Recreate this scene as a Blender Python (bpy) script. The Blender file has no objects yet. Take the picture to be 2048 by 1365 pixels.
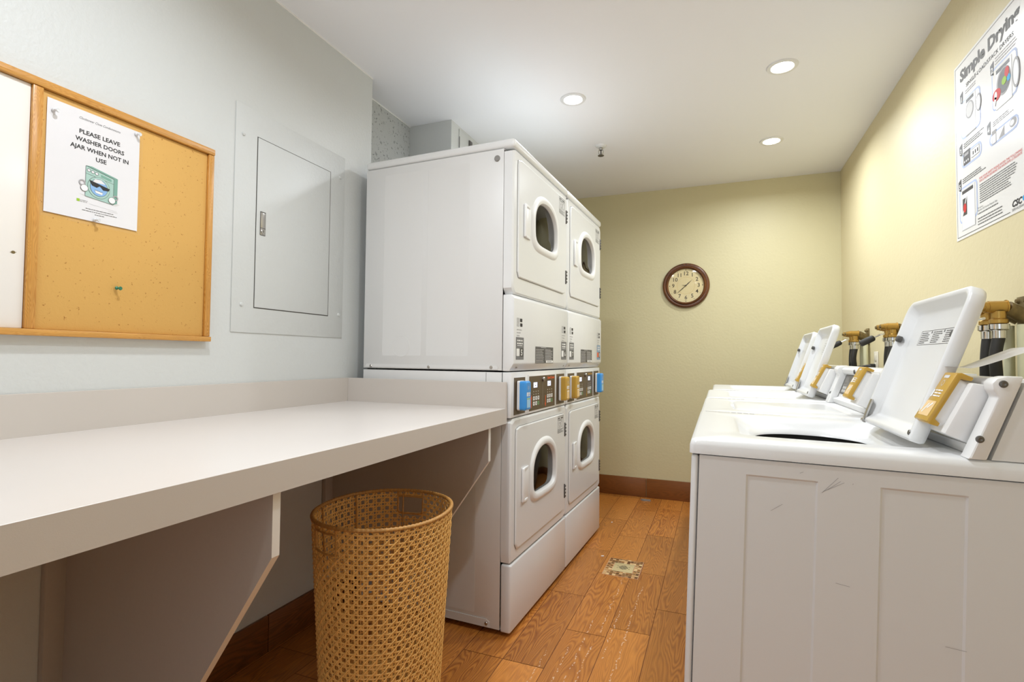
import bpy, bmesh, math, random
from mathutils import Vector, Matrix
random.seed(7)
SC = bpy.context.scene
COL = SC.collection
PI = math.pi

# ------------------------------------------------------------------ camera, world, exposure
F_PX, YAW, PITCH, ROLL, CAM_H = 1042.8, .3774, .0312, .0097, 1.0967
def make_camera():
    c, s = math.cos(YAW), math.sin(YAW)
    fwd = Vector((-s, c, 0)); right = Vector((c, s, 0)); up = Vector((0, 0, 1))
    cp, sp = math.cos(PITCH), math.sin(PITCH)
    F = fwd*cp + up*sp; U = up*cp - fwd*sp
    cr, sr = math.cos(ROLL), math.sin(ROLL)
    R = right*cr + U*sr; U2 = U*cr - right*sr
    cam = bpy.data.cameras.new('camera'); ob = bpy.data.objects.new('camera', cam); COL.objects.link(ob)
    m = Matrix((R, U2, -F)).transposed().to_4x4(); m.translation = (0, 0, CAM_H)
    ob.matrix_world = m
    cam.sensor_fit = 'HORIZONTAL'; cam.sensor_width = 36; cam.lens = F_PX*36/2048
    cam.clip_start = .02
    SC.camera = ob
make_camera()
w = bpy.data.worlds.new('world'); SC.world = w; w.use_nodes = True
w.node_tree.nodes['Background'].inputs[0].default_value = (.84, .92, 1, 1)
w.node_tree.nodes['Background'].inputs[1].default_value = 1.25
SC.view_settings.view_transform = 'Standard'; SC.view_settings.look = 'None'
SC.view_settings.gamma = 1; SC.view_settings.use_curve_mapping = False
SC.view_settings.exposure = 0.32
LAMP_W = 8.4
ZC = 2.442          # ceiling
XL, XR, YB, YF = -1.557, .808, 4.263, -1.7
LIGHTS = [(-.70, 2.594, True), (.275, 2.635, True), (.305, 3.52, True),
          (-.2, 1.15, False), (-.8, .7, False), (-.2, -.9, False)]  # this row: unseen downlights added as fill
for i, (x, y, vis) in enumerate(LIGHTS):
    l = bpy.data.lights.new('downlight_lamp', 'AREA'); l.shape = 'DISK'; l.size = .1; l.spread = math.radians(165)
    l.energy = LAMP_W*(.6, 1, 1.1, .95, 1.05, .4)[i]; l.color = (.88, .94, 1)
    o = bpy.data.objects.new('downlight_lamp', l); COL.objects.link(o); o.location = (x, y, ZC-.012)

# ------------------------------------------------------------------ materials
def lin(h):
    if isinstance(h, str):
        h = h.lstrip('#'); v = [int(h[i:i+2], 16)/255 for i in (0, 2, 4)]
    else: v = h
    return tuple((c/12.92 if c <= .04045 else ((c+.055)/1.055)**2.4) for c in v) + (1,)
def mat(name, col, rough=.5, metal=0, bump=0, bscale=200, coat=0, var=0, vscale=8, spec=.5, emis=None, estr=0, bdist=.002):
    m = bpy.data.materials.new(name); m.use_nodes = True
    n = m.node_tree.nodes; L = m.node_tree.links; b = n['Principled BSDF']
    c = lin(col)
    b.inputs['Base Color'].default_value = c; b.inputs['Roughness'].default_value = rough
    b.inputs['Metallic'].default_value = metal; b.inputs['Coat Weight'].default_value = coat
    b.inputs['Specular IOR Level'].default_value = spec
    if emis: b.inputs['Emission Color'].default_value = lin(emis); b.inputs['Emission Strength'].default_value = estr
    tc = n.new('ShaderNodeTexCoord')
    if var:
        t = n.new('ShaderNodeTexNoise'); t.inputs['Scale'].default_value = vscale; t.inputs['Detail'].default_value = 4
        L.new(tc.outputs['Object'], t.inputs['Vector'])
        mx = n.new('ShaderNodeMix'); mx.data_type = 'RGBA'
        mx.inputs['A'].default_value = tuple(x*(1-var) for x in c[:3])+(1,)
        mx.inputs['B'].default_value = tuple(min(1, x*(1+var)) for x in c[:3])+(1,)
        L.new(t.outputs['Fac'], mx.inputs['Factor']); L.new(mx.outputs['Result'], b.inputs['Base Color'])
    if bump:
        t = n.new('ShaderNodeTexNoise'); t.inputs['Scale'].default_value = bscale; t.inputs['Detail'].default_value = 3
        L.new(tc.outputs['Object'], t.inputs['Vector'])
        bp = n.new('ShaderNodeBump'); bp.inputs['Strength'].default_value = bump; bp.inputs['Distance'].default_value = bdist
        L.new(t.outputs['Fac'], bp.inputs['Height']); L.new(bp.outputs['Normal'], b.inputs['Normal'])
    return m
def nd(m, t, **kw):
    x = m.node_tree.nodes.new(t)
    for k, v in kw.items():
        if k.startswith('i_'): x.inputs[k[2:].replace('_', ' ')].default_value = v
        else: setattr(x, k, v)
    return x

M = {}
M['wall_grey'] = mat('grey_wall_paint', '#d3d5d3', .42, bump=.35, bscale=90, bdist=.003)
M['wall_yellow'] = mat('yellow_wall_paint', '#e0d3ab', .5, bump=.3, bscale=60, bdist=.003, var=.02, vscale=2)
M['wall_yellow_shaded'] = mat('yellow_wall_paint_shaded', '#d5cba2', .5, bump=.3, bscale=60, bdist=.003, var=.02, vscale=2)  # right wall yellow with the back wall's shade put into the colour
M['ceiling'] = mat('ceiling_paint', '#f5f5f7', .7, bump=.1, bscale=40)
M['enamel'] = mat('white_enamel', '#e6e6e5', .28, coat=.2, bump=.03, bscale=400)
M['enamel_side'] = mat('white_enamel_side_panel', '#dfdedc', .35, bump=.12, bscale=7, bdist=.006)
M['plastic'] = mat('white_plastic', '#ecebe9', .33)
M['gap'] = mat('dark_gap', '#55524e', .7)
M['groove_grey'] = mat('groove_and_plug_grey', '#8d8a86', .6)  # also colours the painted shade line around the dryer doors
M['laminate'] = mat('greige_laminate', '#cdc5bd', .36, var=.02, vscale=3, bump=.04, bscale=500)
M['laminate_top'] = mat('worktop_laminate', '#dbd4ce', .32, var=.02, vscale=3, bump=.04, bscale=500)
M['laminate_shaded'] = mat('bracket_laminate_shaded', '#b9afa5', .5, var=.03, vscale=120)  # counter laminate darkened to carry the shade under the worktop
M['bracket_edge'] = mat('bracket_edge_band', '#e4dfd8', .4)
M['brown'] = mat('brown_control_film', '#5b4a32', .4)
M['black'] = mat('black_rubber', '#2b2926', .6, bump=.2, bscale=600)
M['black_ink'] = mat('black_ink', '#2a2727', .6)
M['grey_ink'] = mat('grey_ink', '#6a6866', .6)
M['light_ink'] = mat('light_grey_ink', '#a9a6a6', .6)
M['pale_ink'] = mat('pale_grey_ink', '#d4d2d0', .6)
M['red_ink'] = mat('red_ink', '#d2302b', .6)
M['white_ink'] = mat('white_ink', '#f2f1ef', .5)
M['blue_ink'] = mat('pale_blue_ink', '#b9c6e6', .6)
M['cyan_ink'] = mat('cyan_ink', '#1da5dd', .6)
M['green_ink'] = mat('lime_ink', '#9cc42d', .6)
M['orange_ink'] = mat('orange_ink', '#f0642d', .5)
M['gold_ink'] = mat('gold_ink', '#c9982f', .5)
M['sticker_grey'] = mat('grey_sticker', '#77777a', .45)
M['sticker_dark'] = mat('dark_grey_sticker', '#4d4b4c', .45)
M['sticker_blue'] = mat('blue_grey_sticker', '#7f98b0', .45)
M['blue'] = mat('blue_plastic', '#3f97e0', .28)
M['gold'] = mat('gold_plastic', '#c39a3c', .3)
M['reader_screen'] = mat('pale_blue_screen', '#a9d6f3', .2)
M['reader_screen_gold'] = mat('pale_gold_screen', '#f3cf98', .2)
M['lcd'] = mat('lit_lcd', '#dfe8ff', .2, emis='#cfdcff', estr=.8)
M['green_key'] = mat('green_key', '#6f9f6a', .5)
M['steel'] = mat('brushed_steel', '#b9b6b1', .3, metal=1)
M['chrome'] = mat('chrome', '#d6d4d0', .15, metal=1)
M['dark_steel'] = mat('dark_steel', '#6d6a66', .4, metal=.8)
M['tub'] = mat('grey_tub', '#5d5a55', .4, metal=.4)
M['drum'] = mat('dryer_drum', '#a3a2a1', .5)
M['brass'] = mat('brass', '#b8934c', .3, metal=.75, var=.2, vscale=30)
M['old_brass'] = mat('tarnished_brass', '#7b6a45', .5, metal=.5, var=.5, vscale=60)
M['pipe'] = mat('painted_pipe', '#dfdcb8', .35)
M['paper'] = mat('white_paper', '#e9e7e9', .22, coat=.4, bump=.15, bscale=25)
M['poster'] = mat('poster_board', '#f1efec', .3)
M['cork'] = None
M['pin_green'] = mat('green_pin', '#2f7a5c', .3)
M['pin_clear'] = mat('clear_pin', '#e3e4e6', .15)
M['whiteboard'] = mat('whiteboard', '#efeae4', .25)
M['clockface'] = mat('aged_clock_dial', '#dccb9a', .5, var=.12, vscale=14)
M['clock_ink'] = mat('clock_ink', '#3c3121', .6)
M['outlet'] = mat('ivory_outlet', '#e9e2d2', .35)
M['teal'] = mat('teal_print', '#a9c9be', .6)
M['teal_dark'] = mat('dark_teal_print', '#7ca898', .6)
M['skyblue'] = mat('sky_blue_print', '#8db6e3', .6)
M['grout'] = mat('grout', '#c99a72', .8)
M['grout_dark'] = mat('floor_grout', '#7d4a2a', .8)
M['tub_white'] = mat('cream_tub_ring', '#dfdcd8', .35)
M['beige_drain'] = mat('brass_drain_plate', '#d2c08f', .4, metal=.15)
M['silver_speck'] = mat('tile_scrap', '#8b8078', .5)
m = mat('lamp_lens', '#ffffff', .5, emis='#fffaf2', estr=14); M['lens'] = m

def glass(name, tint, fac, fres=True):
    m = bpy.data.materials.new(name); m.use_nodes = True; n = m.node_tree.nodes; L = m.node_tree.links
    n.clear(); o = n.new('ShaderNodeOutputMaterial'); t = n.new('ShaderNodeBsdfTransparent'); g = n.new('ShaderNodeBsdfGlossy')
    f = n.new('ShaderNodeFresnel'); f.inputs[0].default_value = 1.5; a = n.new('ShaderNodeMath'); a.operation = 'ADD'; a.inputs[1].default_value = fac
    mx = n.new('ShaderNodeMixShader'); t.inputs[0].default_value = lin(tint); g.inputs['Roughness'].default_value = .04
    L.new(f.outputs[0], a.inputs[0]); mx.inputs[0].default_value = fac
    if fres: L.new(a.outputs[0], mx.inputs[0])
    L.new(t.outputs[0], mx.inputs[1]); L.new(g.outputs[0], mx.inputs[2]); L.new(mx.outputs[0], o.inputs[0])
    return m
M['glass'] = glass('tinted_window_glass', '#a9a7a5', -.025)
M['clear'] = glass('clear_plastic', '#ffffff', .022, False)

def wood(name, c1, c2, c3, rough=.35, axis='Y', attr=False, sc=1.0, grout=None, bump=.15, scuffs=False):
    """oak grain along one axis; with attr each plank gets its own offset and tone"""
    m = bpy.data.materials.new(name); m.use_nodes = True; n = m.node_tree.nodes; L = m.node_tree.links; b = n['Principled BSDF']
    tc = nd(m, 'ShaderNodeTexCoord'); src = tc.outputs['Object']
    mp = nd(m, 'ShaderNodeMapping')
    st = {'X': (.12, 1, 1), 'Y': (1, .12, 1), 'Z': (1, 1, .12)}[axis]
    mp.inputs['Scale'].default_value = tuple(v*sc for v in st)
    L.new(src, mp.inputs['Vector']); vec = mp.outputs['Vector']
    if attr:
        at = nd(m, 'ShaderNodeAttribute'); at.attribute_name = 'plank'
        ad = nd(m, 'ShaderNodeVectorMath'); ad.operation = 'ADD'
        sc2 = nd(m, 'ShaderNodeVectorMath'); sc2.operation = 'SCALE'; sc2.inputs['Scale'].default_value = 37
        L.new(at.outputs['Vector'], sc2.inputs[0]); L.new(vec, ad.inputs[0]); L.new(sc2.outputs[0], ad.inputs[1]); vec = ad.outputs[0]
    warp = nd(m, 'ShaderNodeTexNoise', i_Scale=12.0, i_Detail=2.0, i_Roughness=.4); L.new(vec, warp.inputs['Vector'])
    mul = nd(m, 'ShaderNodeMath', operation='MULTIPLY'); mul.inputs[1].default_value = 30; L.new(warp.outputs['Fac'], mul.inputs[0])
    fr = nd(m, 'ShaderNodeMath', operation='PINGPONG'); fr.inputs[1].default_value = .5; L.new(mul.outputs[0], fr.inputs[0])
    mp2 = nd(m, 'ShaderNodeMapping'); s3 = {'X': (3, 90, 90), 'Y': (90, 3, 90), 'Z': (90, 90, 3)}[axis]; mp2.inputs['Scale'].default_value = s3
    L.new(src, mp2.inputs['Vector']); fine = nd(m, 'ShaderNodeTexNoise', i_Scale=4.0, i_Detail=3.0); L.new(mp2.outputs[0], fine.inputs['Vector'])
    big = nd(m, 'ShaderNodeTexNoise', i_Scale=2.5, i_Detail=2.0); L.new(vec, big.inputs['Vector'])
    r1 = nd(m, 'ShaderNodeValToRGB'); r1.color_ramp.elements[0].position = .02; r1.color_ramp.elements[0].color = lin(c1)
    r1.color_ramp.elements[1].position = .42; r1.color_ramp.elements[1].color = lin(c2)
    L.new(fr.outputs[0], r1.inputs[0])
    mx = nd(m, 'ShaderNodeMix', data_type='RGBA'); mx.inputs['B'].default_value = lin(c3); L.new(r1.outputs[0], mx.inputs['A'])
    rr = nd(m, 'ShaderNodeMapRange'); rr.inputs['From Min'].default_value = .38; rr.inputs['From Max'].default_value = .66; rr.inputs['To Max'].default_value = .75
    L.new(big.outputs['Fac'], rr.inputs['Value']); L.new(rr.outputs[0], mx.inputs['Factor'])
    mf = nd(m, 'ShaderNodeMix', data_type='RGBA', blend_type='MULTIPLY'); mf.inputs['Factor'].default_value = .45
    fr2 = nd(m, 'ShaderNodeMapRange'); fr2.inputs['From Min'].default_value = .3; fr2.inputs['From Max'].default_value = .7; fr2.inputs['To Min'].default_value = .72; fr2.inputs['To Max'].default_value = 1.15
    L.new(fine.outputs['Fac'], fr2.inputs['Value']); L.new(mx.outputs['Result'], mf.inputs['A']); L.new(fr2.outputs[0], mf.inputs['B'])
    out = mf.outputs['Result']
    if attr:
        hs = nd(m, 'ShaderNodeHueSaturation'); tone = nd(m, 'ShaderNodeMapRange'); tone.inputs['To Min'].default_value = .8; tone.inputs['To Max'].default_value = 1.12
        sx = nd(m, 'ShaderNodeSeparateXYZ'); L.new(at.outputs['Vector'], sx.inputs[0]); L.new(sx.outputs[1], tone.inputs['Value']); L.new(tone.outputs[0], hs.inputs['Value']); L.new(out, hs.inputs['Color']); out = hs.outputs['Color']
    if scuffs:
        geo = nd(m, 'ShaderNodeNewGeometry'); sp = nd(m, 'ShaderNodeSeparateXYZ'); L.new(geo.outputs['Position'], sp.inputs[0])
        last = None
        nz = nd(m, 'ShaderNodeTexNoise', i_Scale=28.0, i_Detail=2.0); L.new(geo.outputs['Position'], nz.inputs['Vector'])
        wob = nd(m, 'ShaderNodeMath', operation='MULTIPLY_ADD'); wob.inputs[1].default_value = .03; wob.inputs[2].default_value = -.015; L.new(nz.outputs['Fac'], wob.inputs[0])
        xw = nd(m, 'ShaderNodeMath', operation='ADD'); L.new(sp.outputs[0], xw.inputs[0]); L.new(wob.outputs[0], xw.inputs[1])
        for x0, ya, yb in ((-.445, 2.1, 2.66), (-.49, 1.45, 2.2), (-.40, 1.9, 2.35), (-.53, 1.5, 1.95), (-.345, 1.8, 2.6), (-.60, 1.5, 1.9), (-.455, 1.55, 2.0)):
            d = nd(m, 'ShaderNodeMath', operation='SUBTRACT'); d.inputs[1].default_value = x0; L.new(xw.outputs[0], d.inputs[0])
            ab = nd(m, 'ShaderNodeMath', operation='ABSOLUTE'); L.new(d.outputs[0], ab.inputs[0])
            lt = nd(m, 'ShaderNodeMath', operation='LESS_THAN'); lt.inputs[1].default_value = .0022; L.new(ab.outputs[0], lt.inputs[0])
            a = nd(m, 'ShaderNodeMath', operation='GREATER_THAN'); a.inputs[1].default_value = ya; L.new(sp.outputs[1], a.inputs[0])
            c = nd(m, 'ShaderNodeMath', operation='LESS_THAN'); c.inputs[1].default_value = yb; L.new(sp.outputs[1], c.inputs[0])
            p1 = nd(m, 'ShaderNodeMath', operation='MULTIPLY'); L.new(lt.outputs[0], p1.inputs[0]); L.new(a.outputs[0], p1.inputs[1])
            p2 = nd(m, 'ShaderNodeMath', operation='MULTIPLY'); L.new(p1.outputs[0], p2.inputs[0]); L.new(c.outputs[0], p2.inputs[1])
            if last is None: last = p2
            else:
                mxn = nd(m, 'ShaderNodeMath', operation='MAXIMUM'); L.new(last.outputs[0], mxn.inputs[0]); L.new(p2.outputs[0], mxn.inputs[1]); last = mxn
        n2 = nd(m, 'ShaderNodeTexNoise', i_Scale=70.0, i_Detail=1.0); L.new(geo.outputs['Position'], n2.inputs['Vector'])
        g = nd(m, 'ShaderNodeMath', operation='GREATER_THAN'); g.inputs[1].default_value = .52; L.new(n2.outputs['Fac'], g.inputs[0])
        pm = nd(m, 'ShaderNodeMath', operation='MULTIPLY'); L.new(g.outputs[0], pm.inputs[0]); L.new(last.outputs[0], pm.inputs[1])
        pm2 = nd(m, 'ShaderNodeMath', operation='MULTIPLY'); pm2.inputs[1].default_value = .5; L.new(pm.outputs[0], pm2.inputs[0])
        sm = nd(m, 'ShaderNodeMix', data_type='RGBA'); sm.inputs['B'].default_value = lin('#f0d9c0'); L.new(out, sm.inputs['A']); L.new(pm2.outputs[0], sm.inputs['Factor']); out = sm.outputs['Result']
    L.new(out, b.inputs['Base Color']); b.inputs['Roughness'].default_value = rough
    bp = nd(m, 'ShaderNodeBump'); bp.inputs['Strength'].default_value = bump; bp.inputs['Distance'].default_value = .002
    L.new(fine.outputs['Fac'], bp.inputs['Height']); L.new(bp.outputs['Normal'], b.inputs['Normal'])
    return m
M['floor'] = wood('oak_look_floor_tile', '#a05c26', '#cb8238', '#d28b42', .3, 'Y', attr=True, scuffs=True)
M['base'] = wood('dark_oak_baseboard', '#5a3212', '#80491f', '#8f5827', .4, 'X', sc=1.0)
M['base_y'] = wood('dark_oak_baseboard_side', '#5a3212', '#80491f', '#8f5827', .4, 'Y', sc=1.0)
M['oak'] = wood('varnished_oak', '#bb7c30', '#d39a4c', '#d39b4e', .3, 'Y', sc=4)
M['oak_z'] = wood('varnished_oak_upright', '#bb7c30', '#d39a4c', '#d39b4e', .3, 'Z', sc=4)
M['walnut'] = wood('walnut_clock_rim', '#3a1f10', '#6d4022', '#7d4c26', .3, 'X', sc=3)

def speckle(name, base, dark, scale, thr, rough=.6, bump=.3):
    m = bpy.data.materials.new(name); m.use_nodes = True; L = m.node_tree.links; b = m.node_tree.nodes['Principled BSDF']
    tc = nd(m, 'ShaderNodeTexCoord'); t = nd(m, 'ShaderNodeTexNoise', i_Scale=scale, i_Detail=3.0, i_Roughness=.6); L.new(tc.outputs['Object'], t.inputs['Vector'])
    r = nd(m, 'ShaderNodeValToRGB'); r.color_ramp.elements[0].position = thr; r.color_ramp.elements[0].color = lin(base)
    r.color_ramp.elements[1].position = thr+.05; r.color_ramp.elements[1].color = lin(dark)
    L.new(t.outputs['Fac'], r.inputs[0]); L.new(r.outputs[0], b.inputs['Base Color']); b.inputs['Roughness'].default_value = rough
    bp = nd(m, 'ShaderNodeBump'); bp.inputs['Strength'].default_value = bump; bp.inputs['Distance'].default_value = .003; L.new(t.outputs['Fac'], bp.inputs['Height']); L.new(bp.outputs[0], b.inputs['Normal'])
    return m
M['speck_wall'] = speckle('spattered_grey_wall', '#c2c4c2', '#8a8d8b', 70, .59)
M['cork'] = speckle('cork_board', '#d9a95c', '#a97431', 130, .66, .8, .2)
M['cane'] = mat('woven_cane', '#e4b062', .38, var=.22, vscale=70, bump=.1, bscale=300)
M['cane_rim'] = mat('cane_rim_wrap', '#b98747', .45, var=.35, vscale=160)

# ------------------------------------------------------------------ mesh helpers
def tag(o, label=None, cat=None, group=None, kind=None):
    if label: o['label'] = label
    if cat: o['category'] = cat
    if group: o['group'] = group
    if kind: o['kind'] = kind
    return o
def thing(name, label, cat, loc=(0, 0, 0), rz=0, group=None):
    o = bpy.data.objects.new(name, None); COL.objects.link(o); o.location = loc; o.rotation_euler = (0, 0, rz)
    o.empty_display_size = .05
    return tag(o, label, cat, group)
def fin(name, bm, m, parent=None, smooth=True, ang=32, recalc=True):
    if recalc: bmesh.ops.recalc_face_normals(bm, faces=bm.faces)
    if smooth:
        for f in bm.faces: f.smooth = True
        for e in bm.edges:
            if len(e.link_faces) == 2 and e.calc_face_angle(0) > math.radians(ang): e.smooth = False
    me = bpy.data.meshes.new(name); bm.to_mesh(me); bm.free()
    for mm in (m if isinstance(m, (list, tuple)) else [m]): me.materials.append(mm)
    o = bpy.data.objects.new(name, me); COL.objects.link(o)
    if parent is not None: o.parent = parent
    return o
def add_box(bm, x0, x1, y0, y1, z0, z1, r=0, seg=2, mi=0):
    b2 = bmesh.new(); bmesh.ops.create_cube(b2, size=1)
    for v in b2.verts: v.co = Vector(((x0+x1)/2+v.co.x*(x1-x0), (y0+y1)/2+v.co.y*(y1-y0), (z0+z1)/2+v.co.z*(z1-z0)))
    if r > 0: bmesh.ops.bevel(b2, geom=b2.edges[:], offset=min(r, .49*min(abs(x1-x0), abs(y1-y0), abs(z1-z0))), segments=seg, affect='EDGES', profile=.5)
    merge(bm, b2, mi)
def merge(bm, b2, mi=0, mtx=None):
    if mtx is not None: b2.transform(mtx)
    mp = {}
    for v in b2.verts: mp[v] = bm.verts.new(v.co)
    for f in b2.faces:
        try: nf = bm.faces.new([mp[v] for v in f.verts]); nf.material_index = mi
        except ValueError: pass
    b2.free()
def box(name, x0, x1, y0, y1, z0, z1, m, parent=None, r=0, seg=2):
    bm = bmesh.new(); add_box(bm, x0, x1, y0, y1, z0, z1, r, seg); return fin(name, bm, m, parent)
def add_tube(bm, pts, r, n=10, cap=True, mi=0):
    pts = [Vector(p) for p in pts]; rings = []
    rs = r if isinstance(r, (list, tuple)) else [r]*len(pts)
    t0 = (pts[1]-pts[0]).normalized(); a = Vector((0, 0, 1)) if abs(t0.z) < .9 else Vector((1, 0, 0)); nrm = t0.cross(a).normalized()
    for i, p in enumerate(pts):
        t = (pts[min(i+1, len(pts)-1)]-pts[max(i-1, 0)]).normalized()
        nrm = (nrm - t*nrm.dot(t)).normalized(); bi = t.cross(nrm)
        rings.append([bm.verts.new(p+(nrm*math.cos(2*PI*k/n)+bi*math.sin(2*PI*k/n))*rs[i]) for k in range(n)])
    for a, b in zip(rings, rings[1:]):
        for k in range(n): f = bm.faces.new([a[k], a[(k+1) % n], b[(k+1) % n], b[k]]); f.material_index = mi
    if cap:
        bm.faces.new(rings[0][::-1]).material_index = mi; bm.faces.new(rings[-1]).material_index = mi
def smooth_path(pts, k=6):
    pts = [Vector(p) for p in pts]; out = []
    P = [pts[0]]+pts+[pts[-1]]
    for i in range(1, len(P)-2):
        for j in range(k):
            t = j/k; a, b, c, d = P[i-1:i+3]
            out.append(.5*((2*b)+(c-a)*t+(2*a-5*b+4*c-d)*t*t+(3*b-a-3*c+d)*t**3))
    out.append(pts[-1]); return out
def add_lathe(bm, prof, o=(0, 0, 0), axis='Z', n=32, mi=0):
    """prof: list of (radius, height) along the axis"""
    o = Vector(o); A = {'Z': (Vector((1, 0, 0)), Vector((0, 1, 0)), Vector((0, 0, 1))), 'Y': (Vector((1, 0, 0)), Vector((0, 0, 1)), Vector((0, -1, 0))),
                        'X': (Vector((0, 1, 0)), Vector((0, 0, 1)), Vector((1, 0, 0)))}[axis] if isinstance(axis, str) else axis
    rings = []
    for r, h in prof:
        if r <= 1e-6: rings.append([bm.verts.new(o+A[2]*h)])
        else: rings.append([bm.verts.new(o+A[2]*h+(A[0]*math.cos(2*PI*k/n)+A[1]*math.sin(2*PI*k/n))*r) for k in range(n)])
    for a, b in zip(rings, rings[1:]):
        for k in range(n):
            k2 = (k+1) % n
            if len(a) == 1 and len(b) == 1: continue
            if len(a) == 1: f = bm.faces.new([a[0], b[k], b[k2]])
            elif len(b) == 1: f = bm.faces.new([a[k], a[k2], b[0]])
            else: f = bm.faces.new([a[k], a[k2], b[k2], b[k]])
            f.material_index = mi
def loft(bm, rings, close0=False, close1=False, mi=0):
    R = [[bm.verts.new(p) for p in r] for r in rings]; n = len(R[0])
    for a, b in zip(R, R[1:]):
        for k in range(n): bm.faces.new([a[k], a[(k+1) % n], b[(k+1) % n], b[k]]).material_index = mi
    if close0: bm.faces.new(R[0][::-1]).material_index = mi
    if close1: bm.faces.new(R[-1]).material_index = mi
def prism(bm, poly, f0, f1, mi=0, r=0):
    """poly: points; f0/f1 map a 2D point to 3D on either side"""
    b2 = bmesh.new()
    a = [b2.verts.new(f0(*p)) for p in poly]; b = [b2.verts.new(f1(*p)) for p in poly]; n = len(poly)
    b2.faces.new(a[::-1]); b2.faces.new(b)
    for k in range(n): b2.faces.new([a[k], a[(k+1) % n], b[(k+1) % n], b[k]])
    bmesh.ops.recalc_face_normals(b2, faces=b2.faces)
    if r: bmesh.ops.bevel(b2, geom=b2.edges[:], offset=r, segments=2, affect='EDGES', profile=.5)
    merge(bm, b2, mi)
def rr_polar(x0, x1, y0, y1, r, cx, cy, th):
    """distance along th from (cx,cy) to a rounded rectangle"""
    mx, my, hx, hy = (x0+x1)/2, (y0+y1)/2, (x1-x0)/2, (y1-y0)/2; r = min(r, hx, hy)
    c, s = math.cos(th), math.sin(th); lo, hi = 0, 5
    for _ in range(40):
        t = (lo+hi)/2; qx, qy = abs(cx+c*t-mx)-hx+r, abs(cy+s*t-my)-hy+r
        d = math.hypot(max(qx, 0), max(qy, 0))+min(max(qx, qy), 0)-r
        if d < 0: lo = t
        else: hi = t
    return lo
def rr_ring(x0, x1, y0, y1, r, n=96, c=None, ths=None):
    cx, cy = c if c else ((x0+x1)/2, (y0+y1)/2); out = []
    for th in (ths or [2*PI*k/n for k in range(n)]):
        t = rr_polar(x0, x1, y0, y1, r, cx, cy, th); out.append((cx+math.cos(th)*t, cy+math.sin(th)*t))
    return out
def corner_thetas(x0, x1, y0, y1, r, c, n=72):
    """angles that also hit the ends of each rounded corner, so sharp-ish corners stay crisp"""
    th = [2*PI*k/n for k in range(n)]
    for sx, X in ((1, x1), (-1, x0)):
        for sy, Y in ((1, y1), (-1, y0)):
            ccx, ccy = X-sx*r, Y-sy*r
            for k in range(5):
                a = PI/2*k/4; px, py = ccx+sx*r*math.cos(a), ccy+sy*r*math.sin(a)
                th.append(math.atan2(py-c[1], px-c[0]) % (2*PI))
    th = sorted(th); o = [th[0]]
    for t in th[1:]:
        if t-o[-1] > 1e-3: o.append(t)
    return o
def rr_box(bm, x0, x1, y0, y1, r, h0, h1, f, edge=.003, mi=0, n=64):
    """rounded-rectangle slab in a plane; f(x,y,h) gives the 3D point"""
    c = ((x0+x1)/2, (y0+y1)/2); ths = corner_thetas(x0, x1, y0, y1, r, c, n)
    a = rr_ring(x0, x1, y0, y1, r, c=c, ths=ths); e = rr_ring(x0+edge, x1-edge, y0+edge, y1-edge, max(r-edge, .001), c=c, ths=ths)
    hm = h1-edge if h1 > h0 else h1+edge
    loft(bm, [[f(x, y, h0) for x, y in a], [f(x, y, hm) for x, y in a], [f(x, y, h1) for x, y in e]], True, True, mi)

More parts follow.
